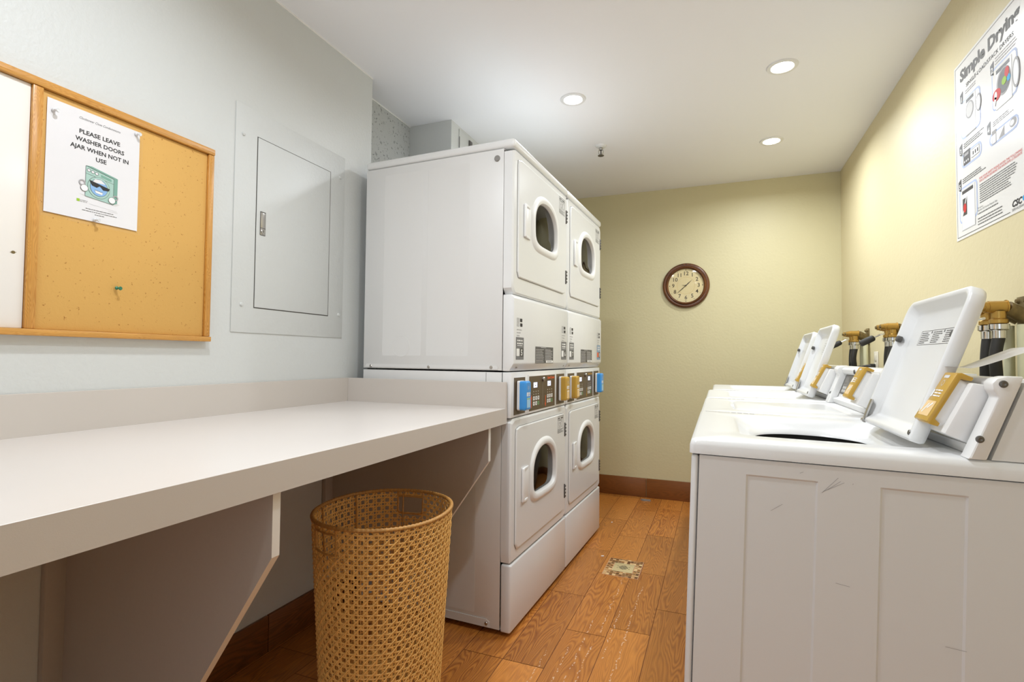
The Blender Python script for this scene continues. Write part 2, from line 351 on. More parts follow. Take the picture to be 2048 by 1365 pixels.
class Sheet:
    """flat print on a surface: o + r*x + u*y + n*h ; one mesh part per (name, material)"""
    def __init__(s, parent, o, r, u, name='print', base=.0004):
        s.p, s.o, s.r, s.u = parent, Vector(o), Vector(r).normalized(), Vector(u).normalized(); s.n = s.r.cross(s.u); s.b = {}; s.name = name; s.base = base
    def P(s, x, y, h=0): return s.o+s.r*x+s.u*y+s.n*h
    def bm(s, m, part=None):
        k = (part or s.name, m)
        if k not in s.b: s.b[k] = bmesh.new()
        return s.b[k]
    def poly(s, pts, m, lay=0, part=None):
        h = s.base+lay*.00025; bm = s.bm(m, part)
        a = [bm.verts.new(s.P(x, y, h)) for x, y in pts]; f = bm.faces.new(a); f.normal_update()
        if f.normal.dot(s.n) < 0: f.normal_flip()
    def rect(s, x0, y0, x1, y1, m, lay=0, part=None): s.poly([(x0, y0), (x1, y0), (x1, y1), (x0, y1)], m, lay, part)
    def frame(s, x0, y0, x1, y1, t, m, lay=0, part=None):
        s.rect(x0, y0, x1, y0+t, m, lay, part); s.rect(x0, y1-t, x1, y1, m, lay, part); s.rect(x0, y0+t, x0+t, y1-t, m, lay, part); s.rect(x1-t, y0+t, x1, y1-t, m, lay, part)
    def line(s, x0, y0, x1, y1, t, m, lay=0, part=None):
        d = Vector((x1-x0, y1-y0)).normalized(); q = Vector((-d.y, d.x))*t/2
        s.poly([(x0+q.x, y0+q.y), (x1+q.x, y1+q.y), (x1-q.x, y1-q.y), (x0-q.x, y0-q.y)], m, lay, part)
    def disc(s, x, y, r, m, lay=0, part=None, ry=None, n=28): s.poly([(x+r*math.cos(2*PI*k/n), y+(ry or r)*math.sin(2*PI*k/n)) for k in range(n)], m, lay, part)
    def rrect(s, x0, y0, x1, y1, r, m, lay=0, part=None): s.poly(rr_ring(x0, x1, y0, y1, r, 48), m, lay, part)
    def ring(s, x, y, r, t, m, lay=0, part=None, ry=None, n=36):
        h = s.base+lay*.00025; bm = s.bm(m, part); ry = ry or r
        a = [bm.verts.new(s.P(x+r*math.cos(2*PI*k/n), y+ry*math.sin(2*PI*k/n), h)) for k in range(n)]
        b = [bm.verts.new(s.P(x+(r-t)*math.cos(2*PI*k/n), y+(ry-t)*math.sin(2*PI*k/n), h)) for k in range(n)]
        for k in range(n): bm.faces.new([a[k], a[(k+1) % n], b[(k+1) % n], b[k]])
    def lines(s, x0, x1, y1, y0, n, m, lay=0, t=None, part=None, ragged=.25):
        """rows of small print too fine to read"""
        rnd = random.Random(int(abs(x0*7919+y1*104729)*1000)); dy = (y1-y0)/max(n, 1); t = t or dy*.45
        for i in range(n):
            y = y1-dy*(i+.5); x = x0; end = x1-(x1-x0)*rnd.random()*ragged
            while x < end:
                wd = (.5+rnd.random()*1.6)*t*3; s.rect(x, y-t/2, min(x+wd, end), y+t/2, m, lay, part); x += wd+t*.7
    def text(s, txt, x, y, size, m, lay=0, part=None, fit=None, align='LEFT', shear=0, bold=0, fitp=1):
        cu = bpy.data.curves.new('t', 'FONT'); cu.body = txt; cu.size = size; cu.align_x = align; cu.shear = shear; cu.offset = bold; cu.resolution_u = 2
        ob = bpy.data.objects.new('t', cu); COL.objects.link(ob); dg = bpy.context.evaluated_depsgraph_get(); me = bpy.data.meshes.new_from_object(ob.evaluated_get(dg))
        xs = [v.co.x for v in me.vertices]
        k = 1
        if fit and xs: k = fit/(max(xs)-min(xs))
        h = s.base+lay*.00025; bm = s.bm(m, part)
        vs = [bm.verts.new(s.P(x+v.co.x*k, y+v.co.y, h)) for v in me.vertices]
        for p in me.polygons:
            try: bm.faces.new([vs[i] for i in p.vertices])
            except ValueError: pass
        bpy.data.objects.remove(ob); bpy.data.curves.remove(cu); bpy.data.meshes.remove(me)
    def done(s, labels=None):
        for (nm, m), bm in s.b.items():
            for f in bm.faces:
                f.normal_update()
                if f.normal.dot(s.n) < 0: f.normal_flip()
            o = fin(nm, bm, M[m] if isinstance(m, str) else m, s.p, smooth=False, recalc=False)
        s.b = {}

def struct(name, bm_or_args, m, r=0):
    if isinstance(bm_or_args, tuple): o = box(name, *bm_or_args, m, r=r)
    else: o = fin(name, bm_or_args, m)
    o['kind'] = 'structure'; return o

# ------------------------------------------------------------------ room shell
struct('wall_left', (XL-.14, XL, YF, 2.06, 0, ZC), M['wall_grey'])
struct('wall_recess', (-1.82, -1.68, 2.06, YB, 0, ZC), M['speck_wall'])
struct('wall_right', (XR, XR+.12, YF, YB, 0, ZC), M['wall_yellow'])
struct('wall_back', (-1.82, XR+.12, YB, YB+.12, 0, ZC), M['wall_yellow_shaded'])
bm = bmesh.new()
add_box(bm, -1.7, -1.25, YF-.12, YF, 0, ZC); add_box(bm, .35, XR+.12, YF-.12, YF, 0, ZC); add_box(bm, -1.25, .35, YF-.12, YF, 2.15, ZC)  # opening added behind the camera so world light comes in as fill
struct('wall_front', bm, M['wall_grey'])
struct('wall_soffit', (-1.68, -1.405, 2.58, YB, 2.12, ZC), M['wall_grey'])
struct('ceiling', (-1.82, XR+.12, YF-.12, YB+.12, ZC, ZC+.1), M['ceiling'])
bm = bmesh.new(); add_box(bm, XL, XL+.004, YF, 2.06, ZC-.006, ZC); add_box(bm, -1.68, -1.676, 2.06, 2.58, ZC-.006, ZC)
struct('trim_1', bm, M['white_ink'])
# floor: one plank per face island, each with its own tone
def build_floor():
    bm = bmesh.new(); lay = bm.faces.layers.float_vector.new('plank') if False else None
    planks = []
    edges = [-1.70, -1.54, -1.36, -1.205, -1.048, -.891, -.732, -.576, -.415, -.255, -.10, .06, .215, .375, .53, .69, .93]
    off = {5: 1.787, 4: 2.2, 6: 1.787, 7: 2.077, 8: 2.158, 9: 2.39}
    rnd = random.Random(3)
    L = .604; g = .0013
    for i in range(len(edges)-1):
        o0 = off.get(i, rnd.random()*L)
        y = o0-L*math.ceil((o0-YF)/L)
        while y < YB:
            planks.append((edges[i]+g, edges[i+1]-g, max(y, YF)+g, min(y+L, YB)-g)); y += L
    o = None
    for x0, x1, y0, y1 in planks:
        if y1-y0 < .01: continue
        # leave the drain square open
        dx0, dx1, dy0, dy1 = -.556, -.372, 2.672, 2.9
        rects = [(x0, x1, y0, y1)]
        if x0 < dx1 and x1 > dx0 and y0 < dy1 and y1 > dy0:
            rects = [(x0, x1, y0, min(y1, dy0)), (x0, x1, max(y0, dy1), y1), (x0, min(x1, dx0), max(y0, dy0), min(y1, dy1)), (max(x0, dx1), x1, max(y0, dy0), min(y1, dy1))]
        pr = (rnd.random(), rnd.random(), rnd.random())
        for a, b, c, d in rects:
            if b-a < .002 or d-c < .002: continue
            f = bm.faces.new([bm.verts.new(p) for p in ((a, c, 0), (b, c, 0), (b, d, 0), (a, d, 0))]); pl.append(pr) 
    n = len(bm.faces)
    add_box(bm, -1.82, .93, YF-.12, YB+.12, -.1, -.0015, mi=1)
    while len(pl) < len(bm.faces): pl.append((0, 0, 0))
    me = bpy.data.meshes.new('floor'); bm.to_mesh(me); bm.free(); me.materials.append(M['floor']); me.materials.append(M['grout_dark'])
    at = me.attributes.new('plank', 'FLOAT_VECTOR', 'FACE')
    for i, v in enumerate(pl): at.data[i].vector = v
    o = bpy.data.objects.new('floor', me); COL.objects.link(o); o['kind'] = 'structure'
pl = []
build_floor()
bm = bmesh.new()
for a, b in ((-1.68, -.93), (-.928, -.535), (-.533, XR)): add_box(bm, a, b-.001, YB-.012, YB, 0, .149, r=.002)
struct('baseboard_back', bm, M['base'])
bm = bmesh.new()
for a, b in ((YF, -.5), (-.498, .42), (.422, 1.49), (1.492, 2.06)): add_box(bm, XL, XL+.012, a, b-.001, 0, .135, r=.002)
struct('baseboard_left', bm, M['base_y'])
bm = bmesh.new(); add_box(bm, XR-.012, XR, YF, YB-.013, 0, .149, r=.002); struct('baseboard_right', bm, M['base_y'])

# vent cover on the soffit
t = thing('access_cover', 'small grey latched cover plate on the ceiling soffit above the dryers', 'cover', (-1.405, 2.80, 2.36))
bm = bmesh.new(); add_box(bm, 0, .004, -.13, .25, -.2, .066, r=.001); fin('plate', bm, M['wall_grey'], t)
bm = bmesh.new(); add_box(bm, .004, .006, -.131, -.127, -.2, .02); fin('seam', bm, M['gap'], t)
bm = bmesh.new(); add_box(bm, .004, .012, -.01, .03, .0, .045, r=.002); fin('latch', bm, M['dark_steel'], t)

# ------------------------------------------------------------------ downlights and sprinkler
NAMES = ['recessed ceiling downlight over the first stacked dryer, left of the sprinkler', 'recessed ceiling downlight nearest the camera on the washer side', 'recessed ceiling downlight closest to the far yellow wall',
         'added fill downlight out of view above the near washer', 'added fill downlight out of view above the folding counter', 'added fill downlight out of view behind the camera']
for (x, y, vis), lb in zip(LIGHTS, NAMES):
    t = thing('ceiling_downlight', lb, 'downlight', (x, y, ZC), group='round recessed downlights in the ceiling')
    bm = bmesh.new(); add_lathe(bm, [(.045, -.003), (.049, -.0065), (.064, -.005), (.067, 0)], n=48); fin('trim_ring', bm, M['enamel'], t)
    bm = bmesh.new(); add_lathe(bm, [(.046, -.003), (0, -.0032)], n=48); fin('lens', bm, M['lens'], t)
t = thing('sprinkler_head', 'small chrome fire sprinkler head hanging from the ceiling', 'sprinkler', (-.69, 3.238, ZC))
bm = bmesh.new(); add_lathe(bm, [(0, -.012), (.018, -.012), (.03, -.008), (.036, 0)], n=32); fin('escutcheon', bm, M['enamel'], t)
bm = bmesh.new(); add_lathe(bm, [(.011, -.012), (.013, -.02), (.009, -.024), (.009, -.028)], n=20)
add_tube(bm, smooth_path([(-.009, 0, -.024), (-.015, 0, -.036), (-.012, 0, -.05), (-.003, 0, -.06)]), .0028, 8); add_tube(bm, smooth_path([(.009, 0, -.024), (.015, 0, -.036), (.012, 0, -.05), (.003, 0, -.06)]), .0028, 8)
fin('frame', bm, M['steel'], t)
bm = bmesh.new(); add_tube(bm, [(0, 0, -.026), (0, 0, -.058)], [.003, .0045], 10); fin('heat_bulb', bm, M['gap'], t)
bm = bmesh.new(); add_lathe(bm, [(0, -.058), (.014, -.060), (.02, -.0625), (.019, -.064), (0, -.062)], n=24); fin('deflector', bm, M['dark_steel'], t)

# ------------------------------------------------------------------ folding counter
CX, CY0, CE = -.779, -1.3, 1.903
t = thing('folding_counter', 'long greige laminate folding counter along the grey wall with slanted brackets', 'counter', (XL+.001, 0, 0))
ox = -XL
bm = bmesh.new(); add_box(bm, .014, CX+ox-.0012, CY0, CE, .862, .895, r=.0008, seg=1); fin('worktop', bm, M['laminate_top'], t)
bm = bmesh.new(); add_box(bm, CX+ox-.001, CX+ox, CY0, CE+.013, .835, .8945); add_box(bm, CX+ox-.025, CX+ox-.0012, CY0, CE, .8355, .862); fin('front_edge', bm, M['laminate'], t)
bm = bmesh.new(); add_box(bm, 0, .014, CY0, CE+.014, .84, .998, r=.0008, seg=1); fin('backsplash', bm, M['laminate'], t)
bm = bmesh.new(); add_box(bm, .0142, CX+ox-.0005, CE+.0002, CE+.014, .836, .998, r=.0008, seg=1); fin('end_splash', bm, M['laminate'], t)
def bracket(y, skew):
    bm = bmesh.new(); poly = [(0, .862), (.765, .862), (.765, .71), (.571, .434), (.36, .135), (0, .135)]
    poly = [(.0005, .8618), (.765, .8618), (.765, .71), (.40, .19), (.0005, .19)]
    prism(bm, poly, lambda a, b: Vector((a, y, b)), lambda a, b: Vector((a, y+.019, b)))
    for f in bm.faces:
        f.normal_update()
        if abs(f.normal.y) < .5: f.material_index = 1
    for v in bm.verts: v.co.y += (.765-v.co.x)*skew
    o = fin('bracket', bm, [M['laminate_shaded'], M['bracket_edge']], t)
    y += .765*skew
    bm = bmesh.new(); add_box(bm, .0005, .02, y-.045, y-.0005, .19, .8615, r=.001); fin('cleat', bm, M['laminate_shaded'], t)
    bm = bmesh.new(); add_lathe(bm, [(0, .004), (.004, .003), (.006, 0)], (.0205, y-.03, .845), 'X', 14); fin('screw', bm, M['chrome'], t)
bracket(.766, .085); bracket(1.77, .055); bracket(-.25, .07)
bm = bmesh.new(); add_box(bm, .0005, .012, -1.3, 1.76, .19, .28) ; bm.free()

# ------------------------------------------------------------------ notice board, notice, pins
t = thing('notice_board', 'oak framed board, cork on the right and whiteboard on the left', 'board', (XL, 0, 0))
YB0, YB1, ZB0, ZB1 = -.05, 1.213, 1.138, 1.768
def bar(name, y0, y1, z0, z1, m, d=.02): 
    bm = bmesh.new(); add_box(bm, .0005, d, y0, y1, z0, z1, r=.002); return fin(name, bm, m, t)
bar('top_rail', YB0, YB1, ZB1-.02, ZB1, M['oak'], .022); bar('bottom_rail', YB0, YB1, ZB0, ZB0+.016, M['oak'], .026)
bar('right_stile', YB1-.02, YB1-.0005, ZB0+.0165, ZB1-.0205, M['oak_z']); bar('left_stile', YB0, YB0+.02, ZB0+.0165, ZB1-.0205, M['oak_z'])
bar('divider', .725, .747, ZB0+.0165, ZB1-.0205, M['oak_z'], .019)
bar('cork_panel', .7475, YB1-.0205, ZB0+.0165, ZB1-.0205, M['cork'], .012)
bar('whiteboard_panel', YB0+.0205, .7245, ZB0+.0165, ZB1-.0205, M['whiteboard'], .012)
S = Sheet(t, (.0122, .712-.01, 1.333), (0, 1, 0), (0, 0, 1), 'rust_mark', .0003); S.disc(0, 0, .004, 'old_brass', ry=.0035); S.line(-.006, -.001, .006, .001, .001, 'old_brass', 1); S.done()

NX, NY, NZ = XL+.0136, .750, 1.443
t = thing('laminated_notice', 'laminated notice asking to leave washer doors ajar, pinned to the cork', 'notice', (NX, NY, NZ))
bm = bmesh.new(); add_box(bm, .0006, .0012, .006, .228, .003, .288); fin('paper', bm, M['paper'], t)
bm = bmesh.new(); add_box(bm, 0.0001, .0011, -.0015, .0058, -.008, .298); add_box(bm, .0001, .0011, .2282, .238, -.008, .298); add_box(bm, .0001, .0011, .0058, .2282, -.008, .0028); add_box(bm, .0001, .0011, .0058, .2282, .2882, .298); fin('laminate_film', bm, M['clear'], t)
S = Sheet(t, (.0013, .005, 0), (0, 1, 0), (0, 0, 1), 'print', .00012)
S.text('Clocktower Close Condominiums', .070, .264, .0088, 'black_ink', shear=.35, fit=.1, part='heading')
S.text('PLEASE LEAVE', .121, .227, .0155, 'black_ink', fit=.099, align='CENTER', bold=.0004, part='headline')
S.text('WASHER DOORS', .123, .206, .0155, 'black_ink', fit=.119, align='CENTER', bold=.0004, part='headline')
S.text('AJAR WHEN NOT IN', .124, .185, .0155, 'black_ink', fit=.142, align='CENTER', bold=.0004, part='headline')
S.text('USE', .125, .165, .0155, 'black_ink', fit=.026, align='CENTER', bold=.0004, part='headline')
pp = 'washer_drawing'
S.poly([(.075, .069), (.095, .063), (.165, .058), (.175, .064), (.16, .068)], 'pale_ink', 0, pp)
S.poly([(.0895, .146), (.0895, .066), (.158, .060), (.158, .131)][::1], 'teal', 1, pp)
S.poly([(.158, .1315), (.158, .0605), (.168, .066), (.168, .134)], 'teal_dark', 1, pp)
S.poly([(.0895, .147), (.158, .132), (.168, .1345), (.104, .148)], 'teal_dark', 1, pp)
S.line(.0895, .1265, .158, .117, .0007, 'sticker_dark', 2, pp)
for a, b in (((.0895, .146), (.0895, .066)), ((.0895, .066), (.158, .060)), ((.158, .060), (.158, .131)), ((.0895, .146), (.158, .131))): S.line(*a, *b, .0008, 'sticker_dark', 2, pp)
for i in range(3): S.ring(.0965+i*.0095, .136-i*.0018, .0042, .0008, 'sticker_dark', 3, pp); S.disc(.0965+i*.0095, .136-i*.0018, .0034, 'paper', 2, pp)
S.poly([(.126, .1335), (.126, .127), (.152, .1215), (.152, .128)], 'teal_dark', 2, pp)
S.disc(.1215, .096, .0272, 'sticker_dark', 2, pp, ry=.029); S.disc(.1215, .096, .0264, 'teal', 3, pp, ry=.0282); S.disc(.1215, .096, .0215, 'sticker_dark', 4, pp, ry=.023); S.disc(.1215, .096, .0207, 'skyblue', 5, pp, ry=.0222)
S.poly([(.104, .107), (.112, .117), (.126, .118), (.137, .109)], 'paper', 6, pp)
S.poly([(.098, .111), (.148, .1), (.145, .094), (.132, .092), (.123, .101), (.116, .095), (.104, .098)], 'black_ink', 7, pp)
S.poly([(.111, .088), (.131, .085), (.129, .079), (.114, .081)], 'white_ink', 7, pp); S.line(.111, .088, .131, .085, .0008, 'black_ink', 8, pp)
for cx, cy in ((.087, .086), (.154, .071)): S.disc(cx, cy, .0088, 'sticker_dark', 6, pp); S.disc(cx, cy, .0081, 'white_ink', 7, pp)
S.ring(.082, .099, .008, .003, 'light_ink', 5, pp); S.ring(.163, .08, .007, .003, 'light_ink', 5, pp)
S.rect(.071, .048, .078, .055, 'green_ink', 1, 'logo_mark'); S.lines(.079, .098, .0545, .0475, 2, 'light_ink', 1, part='footer_print')
S.line(.1, .0475, .168, .0435, .0004, 'light_ink', 1, 'footer_print'); S.rect(.146, .04, .17, .0404, 'light_ink', 1, 'footer_print')
for y, a, b in ((.0335, .092, .160), (.0275, .084, .168), (.0215, .114, .137)): S.lines(a, b, y+.003, y-.002, 1, 'grey_ink', 1, t=.0016, part='footer_print', ragged=.01)
S.done()
def pin(y, z, m, lb, d=Vector((1, .25, -.1)), base=XL+.015, k=1.0):
    t = thing('push_pin', lb, 'push pin', (base, y, z), group='push pins stuck in the cork board')
    d = d.normalized(); a = d.cross(Vector((0, 0, 1))).normalized(); b = d.cross(a)
    bm = bmesh.new(); add_lathe(bm, [(0, .016), (.0045, .0165), (.0055, .0145), (.003, .013), (.0027, .0065), (.0048, .004), (.005, .0025), (0, .002)], (0, 0, 0), (a*k, b*k, d*k), 16); fin('head', bm, m, t)
    bm = bmesh.new(); add_tube(bm, [d*.003, d*-.003], .0006, 6); fin('point', bm, M['steel'], t)
pin(.927, 1.277, M['pin_green'], 'green push pin alone in the bare lower cork')
pin(.768, 1.703, M['pin_clear'], 'clear push pin at the upper left corner of the notice', base=XL+.0145)
pin(.966, 1.722, M['pin_clear'], 'clear push pin at the upper right corner of the notice', base=XL+.0145)
pin(.868, 1.452, M['pin_clear'], 'clear push pin at the bottom edge of the notice', base=XL+.0145)

# ------------------------------------------------------------------ electrical panel
t = thing('electrical_panel', 'flush electrical panel painted grey like the wall, with latched door', 'electrical panel', (XL, 0, 0))
bm = bmesh.new(); add_box(bm, .0003, .0035, 1.303, 1.87, 1.175, 1.98, r=.001); fin('cover_frame', bm, M['wall_grey'], t)
bm = bmesh.new(); add_box(bm, .0036, .0040, 1.394, 1.779, 1.2645, 1.889); fin('door_gap', bm, M['gap'], t)
bm = bmesh.new(); add_box(bm, .0041, .0065, 1.3965, 1.774, 1.268, 1.886, r=.001); d = fin('door', bm, M['wall_grey'], t)
bm = bmesh.new(); add_box(bm, .0066, .0078, 1.411, 1.436, 1.533, 1.62, r=.0008); fin('latch', bm, M['gap'], t)
bm = bmesh.new(); add_box(bm, .0078, .0088, 1.4125, 1.4345, 1.560, 1.6165, r=.001); add_box(bm, .0078, .0088, 1.4125, 1.4345, 1.5345, 1.5585, r=.001); fin('latch_plate', bm, M['steel'], t)
bm = bmesh.new(); add_lathe(bm, [(0, .003), (.0075, .003), (.009, .0015), (.009, 0)], (.0088, 1.4235, 1.5465), 'X', 20); k = fin('lock', bm, M['steel'], t)
bm = bmesh.new(); add_box(bm, .0118, .0122, 1.4225, 1.4245, 1.5425, 1.5505); fin('keyhole', bm, M['black'], t)
for y, z in ((1.334, 1.875), (1.838, 1.884), (1.342, 1.273), (1.845, 1.276)):
    bm = bmesh.new(); add_lathe(bm, [(0, .005), (.005, .0045), (.007, .002), (.0075, 0)], (.0035, y, z), 'X', 16); add_box(bm, .0082, .0088, y-.005, y+.005, z-.0008, z+.0008); fin('screw', bm, M['wall_grey'], t)

# ------------------------------------------------------------------ stacked dryers
def win_out(d, n=96, cy=.36, cz=1.69):
    """outline of the dryer window: arched top, squarer bottom; d = inset"""
    out = []
    for k in range(n):
        th = 2*PI*k/n; c, s = math.cos(th), math.sin(th); hw = .172-d
        if s >= 0: hh, e = .134-d, 2.15
        else: hh, e = .120-d, 4.6
        r = (abs(c/hw)**e+abs(s/hh)**e)**(-1/e); out.append((cy+r*c, cz+r*s))
    return out
def face_with_hole(bm, x0, x1, z0, z1, r, hole, h, hb, f, edge=.004):
    c = (.36, hole_c[0]); n = len(hole)
    ths = [math.atan2(p[1]-c[1], p[0]-c[0]) for p in hole]
    a = rr_ring(x0, x1, z0, z1, r, c=c, ths=ths); e = rr_ring(x0+edge, x1-edge, z0+edge, z1-edge, max(.001, r-edge), c=c, ths=ths); e2 = rr_ring(x0+edge+.002, x1-edge-.002, z0+edge+.002, z1-edge-.002, max(.001, r-edge-.002), c=c, ths=ths)
    loft(bm, [[f(*p, hb) for p in a], [f(*p, h-edge*.8) for p in a], [f(*p, h) for p in e], [f(*p, h) for p in e2], [f(c[0]+(p[0]-c[0])*1.02, c[1]+(p[1]-c[1])*1.02, h) for p in hole], [f(*p, h) for p in hole], [f(*p, hb-.002) for p in hole]])
hole_c = [1.69]
DF = lambda y, z, h: Vector((h, y, z))
DW, DD = .704, .733
def dryer_face(t, dz, lbl):
    """door, window and frame of one dryer drum; dz shifts it down for the lower one"""
    cz = 1.69+dz; hole_c[0] = cz
    z0, z1 = (1.351, 1.942) if dz == 0 else (.283, .851)
    bm = bmesh.new(); face_with_hole(bm, .001, DW-.001, z0, z1, .012, win_out(-.01, cz=cz), 0, -.042, DF, .008); fin('front_panel', bm, M['enamel'], t)
    dz0, dz1 = (1.422, 1.910) if dz == 0 else (.328, .815)
    bm = bmesh.new(); face_with_hole(bm, .038, .662, dz0-.002, dz1+.002, .02, win_out(-.004, cz=cz), .0012, .0002, DF, .0008); fin('groove_grey', bm, M['groove_grey'], t)  # grey border standing for the shade in the groove around the door
    bm = bmesh.new(); face_with_hole(bm, .0405, .6595, dz0, dz1, .019, win_out(-.002, cz=cz), .007, .0013, DF, .004); door = fin('door', bm, M['enamel'], t)
    bm = bmesh.new(); prof = [(-.008, .0072), (-.005, .010), (.000, .0145), (.006, .017), (.018, .017), (.024, .0145), (.028, .008), (.030, -.002)]
    loft(bm, [[DF(*p, h) for p in win_out(d, cz=cz)] for d, h in prof]); fin('window_ring', bm, M['plastic'], door)
    bm = bmesh.new(); loft(bm, [[DF(*p, h) for p in win_out(d, cz=cz)] for d, h in ((.0305, -.001), (.036, .001))], close1=True); fin('window_glass', bm, M['glass'], door)
    bm = bmesh.new(); loft(bm, [[DF(*p, h) for p in win_out(d, cz=cz)] for d, h in ((.0302, -.004), (.034, -.035), (.045, -.06))]); fin('door_seal', bm, M['dark_steel'], door)
    # handle: grip bar with a scooped plate
    zc = cz-.023
    bm = bmesh.new(); add_box(bm, .092, .116, zc-.072, zc+.072, .0072, .026) ; bm.free()
    bm = bmesh.new()
    b2 = bmesh.new(); add_box(b2, .0072, .018, .092, .108, zc-.07, zc+.07, r=.005, seg=3); merge(bm, b2)
    b2 = bmesh.new(); add_box(b2, .0072, .011, .112, .165, zc-.062, zc+.062, r=.0018); merge(bm, b2)
    for sgn in (-1, 1):
        prism(bm, [(.105, .0072), (.105, .017), (.150, .013), (.170, .0072)], lambda a, b, s=sgn: Vector((b, a, zc+s*.070)), lambda a, b, s=sgn: Vector((b, a, zc+s*.060)), r=.0015)
    fin('handle', bm, M['plastic'], door)
    for hz in ((dz1-.05, dz1-.12), (dz0+.055, dz0+.125)):
        bm = bmesh.new(); a, b = min(hz), max(hz); add_box(bm, .0003, .009, .668, .674, a, b, r=.001)
        for q in range(4): add_box(bm, .009, .0125, .6665, .6755, a+.006+q*.017, a+.014+q*.017, r=.001)
        fin('hinge', bm, M['dark_steel'], t)
    bm = bmesh.new(); prof = [(.03, -.043), (.03, -.10), (-.02, -.12), (-.06, -.17), (-.07, -.33)]
    loft(bm, [[DF(*p, h) for p in win_out(d, cz=cz)] for d, h in prof], close1=True)
    for q in range(5):
        a = 2*PI*q/5+.5; add_box(bm, -.325, -.17, .36+math.cos(a)*.16-.012, .36+math.cos(a)*.16+.012, cz+math.sin(a)*.12-.02, cz+math.sin(a)*.12+.02, r=.006)
    fin('drum', bm, M['drum'], t)
    # printed sign on the door
    S = Sheet(door, (.0071, .552, dz1-.09), (0, 1, 0), (0, 0, 1), 'warning_print', .0003)
    S.frame(0, 0, .088, .082, .0018, 'black_ink'); S.text('DRYER', .004, .068, .011, 'black_ink', fit=.03, bold=.0003); S.text('WARNING', .044, .068, .011, 'black_ink', fit=.038, bold=.0003)
    S.b.pop(('warning_print', 'black_ink'), None) if False else None
    S.frame(.014, .024, .046, .06, .001, 'black_ink', 1); S.ring(.03, .04, .011, .0015, 'black_ink', 1); S.ring(.062, .042, .013, .0015, 'black_ink', 1, ry=.016); S.lines(.004, .084, .02, .003, 3, 'grey_ink', 1); S.lines(.004, .084, .066, .061, 1, 'grey_ink', 1); S.done()
def card_reader(t, y0, z0, m, scr, first):
    f = lambda y, z, h: Vector((h, y0+y, z0+z))
    bm = bmesh.new(); rr_box(bm, 0, .06, 0, .12, .008, .001, .012, f, .002); fin('reader_base', bm, M['plastic'], t)
    bm = bmesh.new(); rr_box(bm, .001, .059, .001, .119, .008, .0121, .040, f, .006); o = fin('card_reader', bm, m, t)
    S = Sheet(o, f(0, 0, .0401), (0, 1, 0), (0, 0, 1), 'symbols', .0003)
    S.rect(.012, .012, .048, .052, 'reader_screen' if first else 'reader_screen_gold', part='screen'); S.rect(.012, .046, .048, .049, 'green_ink' if first else 'white_ink', 1, 'screen_bar')
    S.rrect(.01, .058, .022, .074, .002, 'white_ink'); S.rrect(.026, .064, .034, .074, .001, 'white_ink'); S.rrect(.037, .064, .046, .074, .001, 'white_ink'); S.rect(.026, .058, .046, .062, 'white_ink')
    S.ring(.03, .092, .007, .001, 'pale_ink'); S.ring(.03, .092, .004, .001, 'pale_ink'); S.text('TAP', .03, .103, .008, 'pale_ink', align='CENTER') if False else None
    S.done()
def dryer_side(c1, c2, emboss):
    emboss(c1, -.63, -.43, 1.10, 1.905); emboss(c1, -.40, -.20, 1.10, 1.905)
    emboss(c2, -.65, -.155, .07, .83)
    bm = bmesh.new(); add_box(bm, -.114, -.1125, -.0006, -.0001, .86, 1.034); fin('seam', bm, M['gap'], c2)
    bm = bmesh.new(); add_lathe(bm, [(.046, .0003), (.0455, .0011), (.0445, .0011), (.044, .0007), (0, .0007)], (-.53, 0, 1.14), 'Y', 40); fin('knockout', bm, M['enamel_side'], c1)
    bm = bmesh.new(); prism(bm, [(-DD+.01, 1.047), (-.06, 1.047), (-.06, 1.056), (-.07, 1.062), (-DD+.02, 1.062)], lambda a, b: Vector((a, -.0003, b)), lambda a, b: Vector((a, -.0035, b))); fin('seam_strip', bm, M['enamel_side'], c1)
    bm = bmesh.new(); prism(bm, [(-DD+.01, .024), (-.085, .024), (-.085, .045), (-.10, .055), (-DD+.02, .055)], lambda a, b: Vector((a, -.0003, b)), lambda a, b: Vector((a, -.003, b))); fin('seam_strip', bm, M['enamel_side'], c2)
    for x, z, par in ((-.69, 1.052, c1), (-.386, 1.052, c1), (-.09, 1.055, c1), (-.10, .038, c2)):
        bm = bmesh.new(); add_lathe(bm, [(0, .0065), (.005, .006), (.007, .0035)], (x, 0, z), 'Y', 14); fin('screw', bm, M['steel'], par)
    bm = bmesh.new(); add_lathe(bm, [(0, .005), (.010, .005), (.0125, .003), (.0125, 0)], (-.073, 0, 1.905), 'Y', 24); fin('plug', bm, M['groove_grey'], c1)
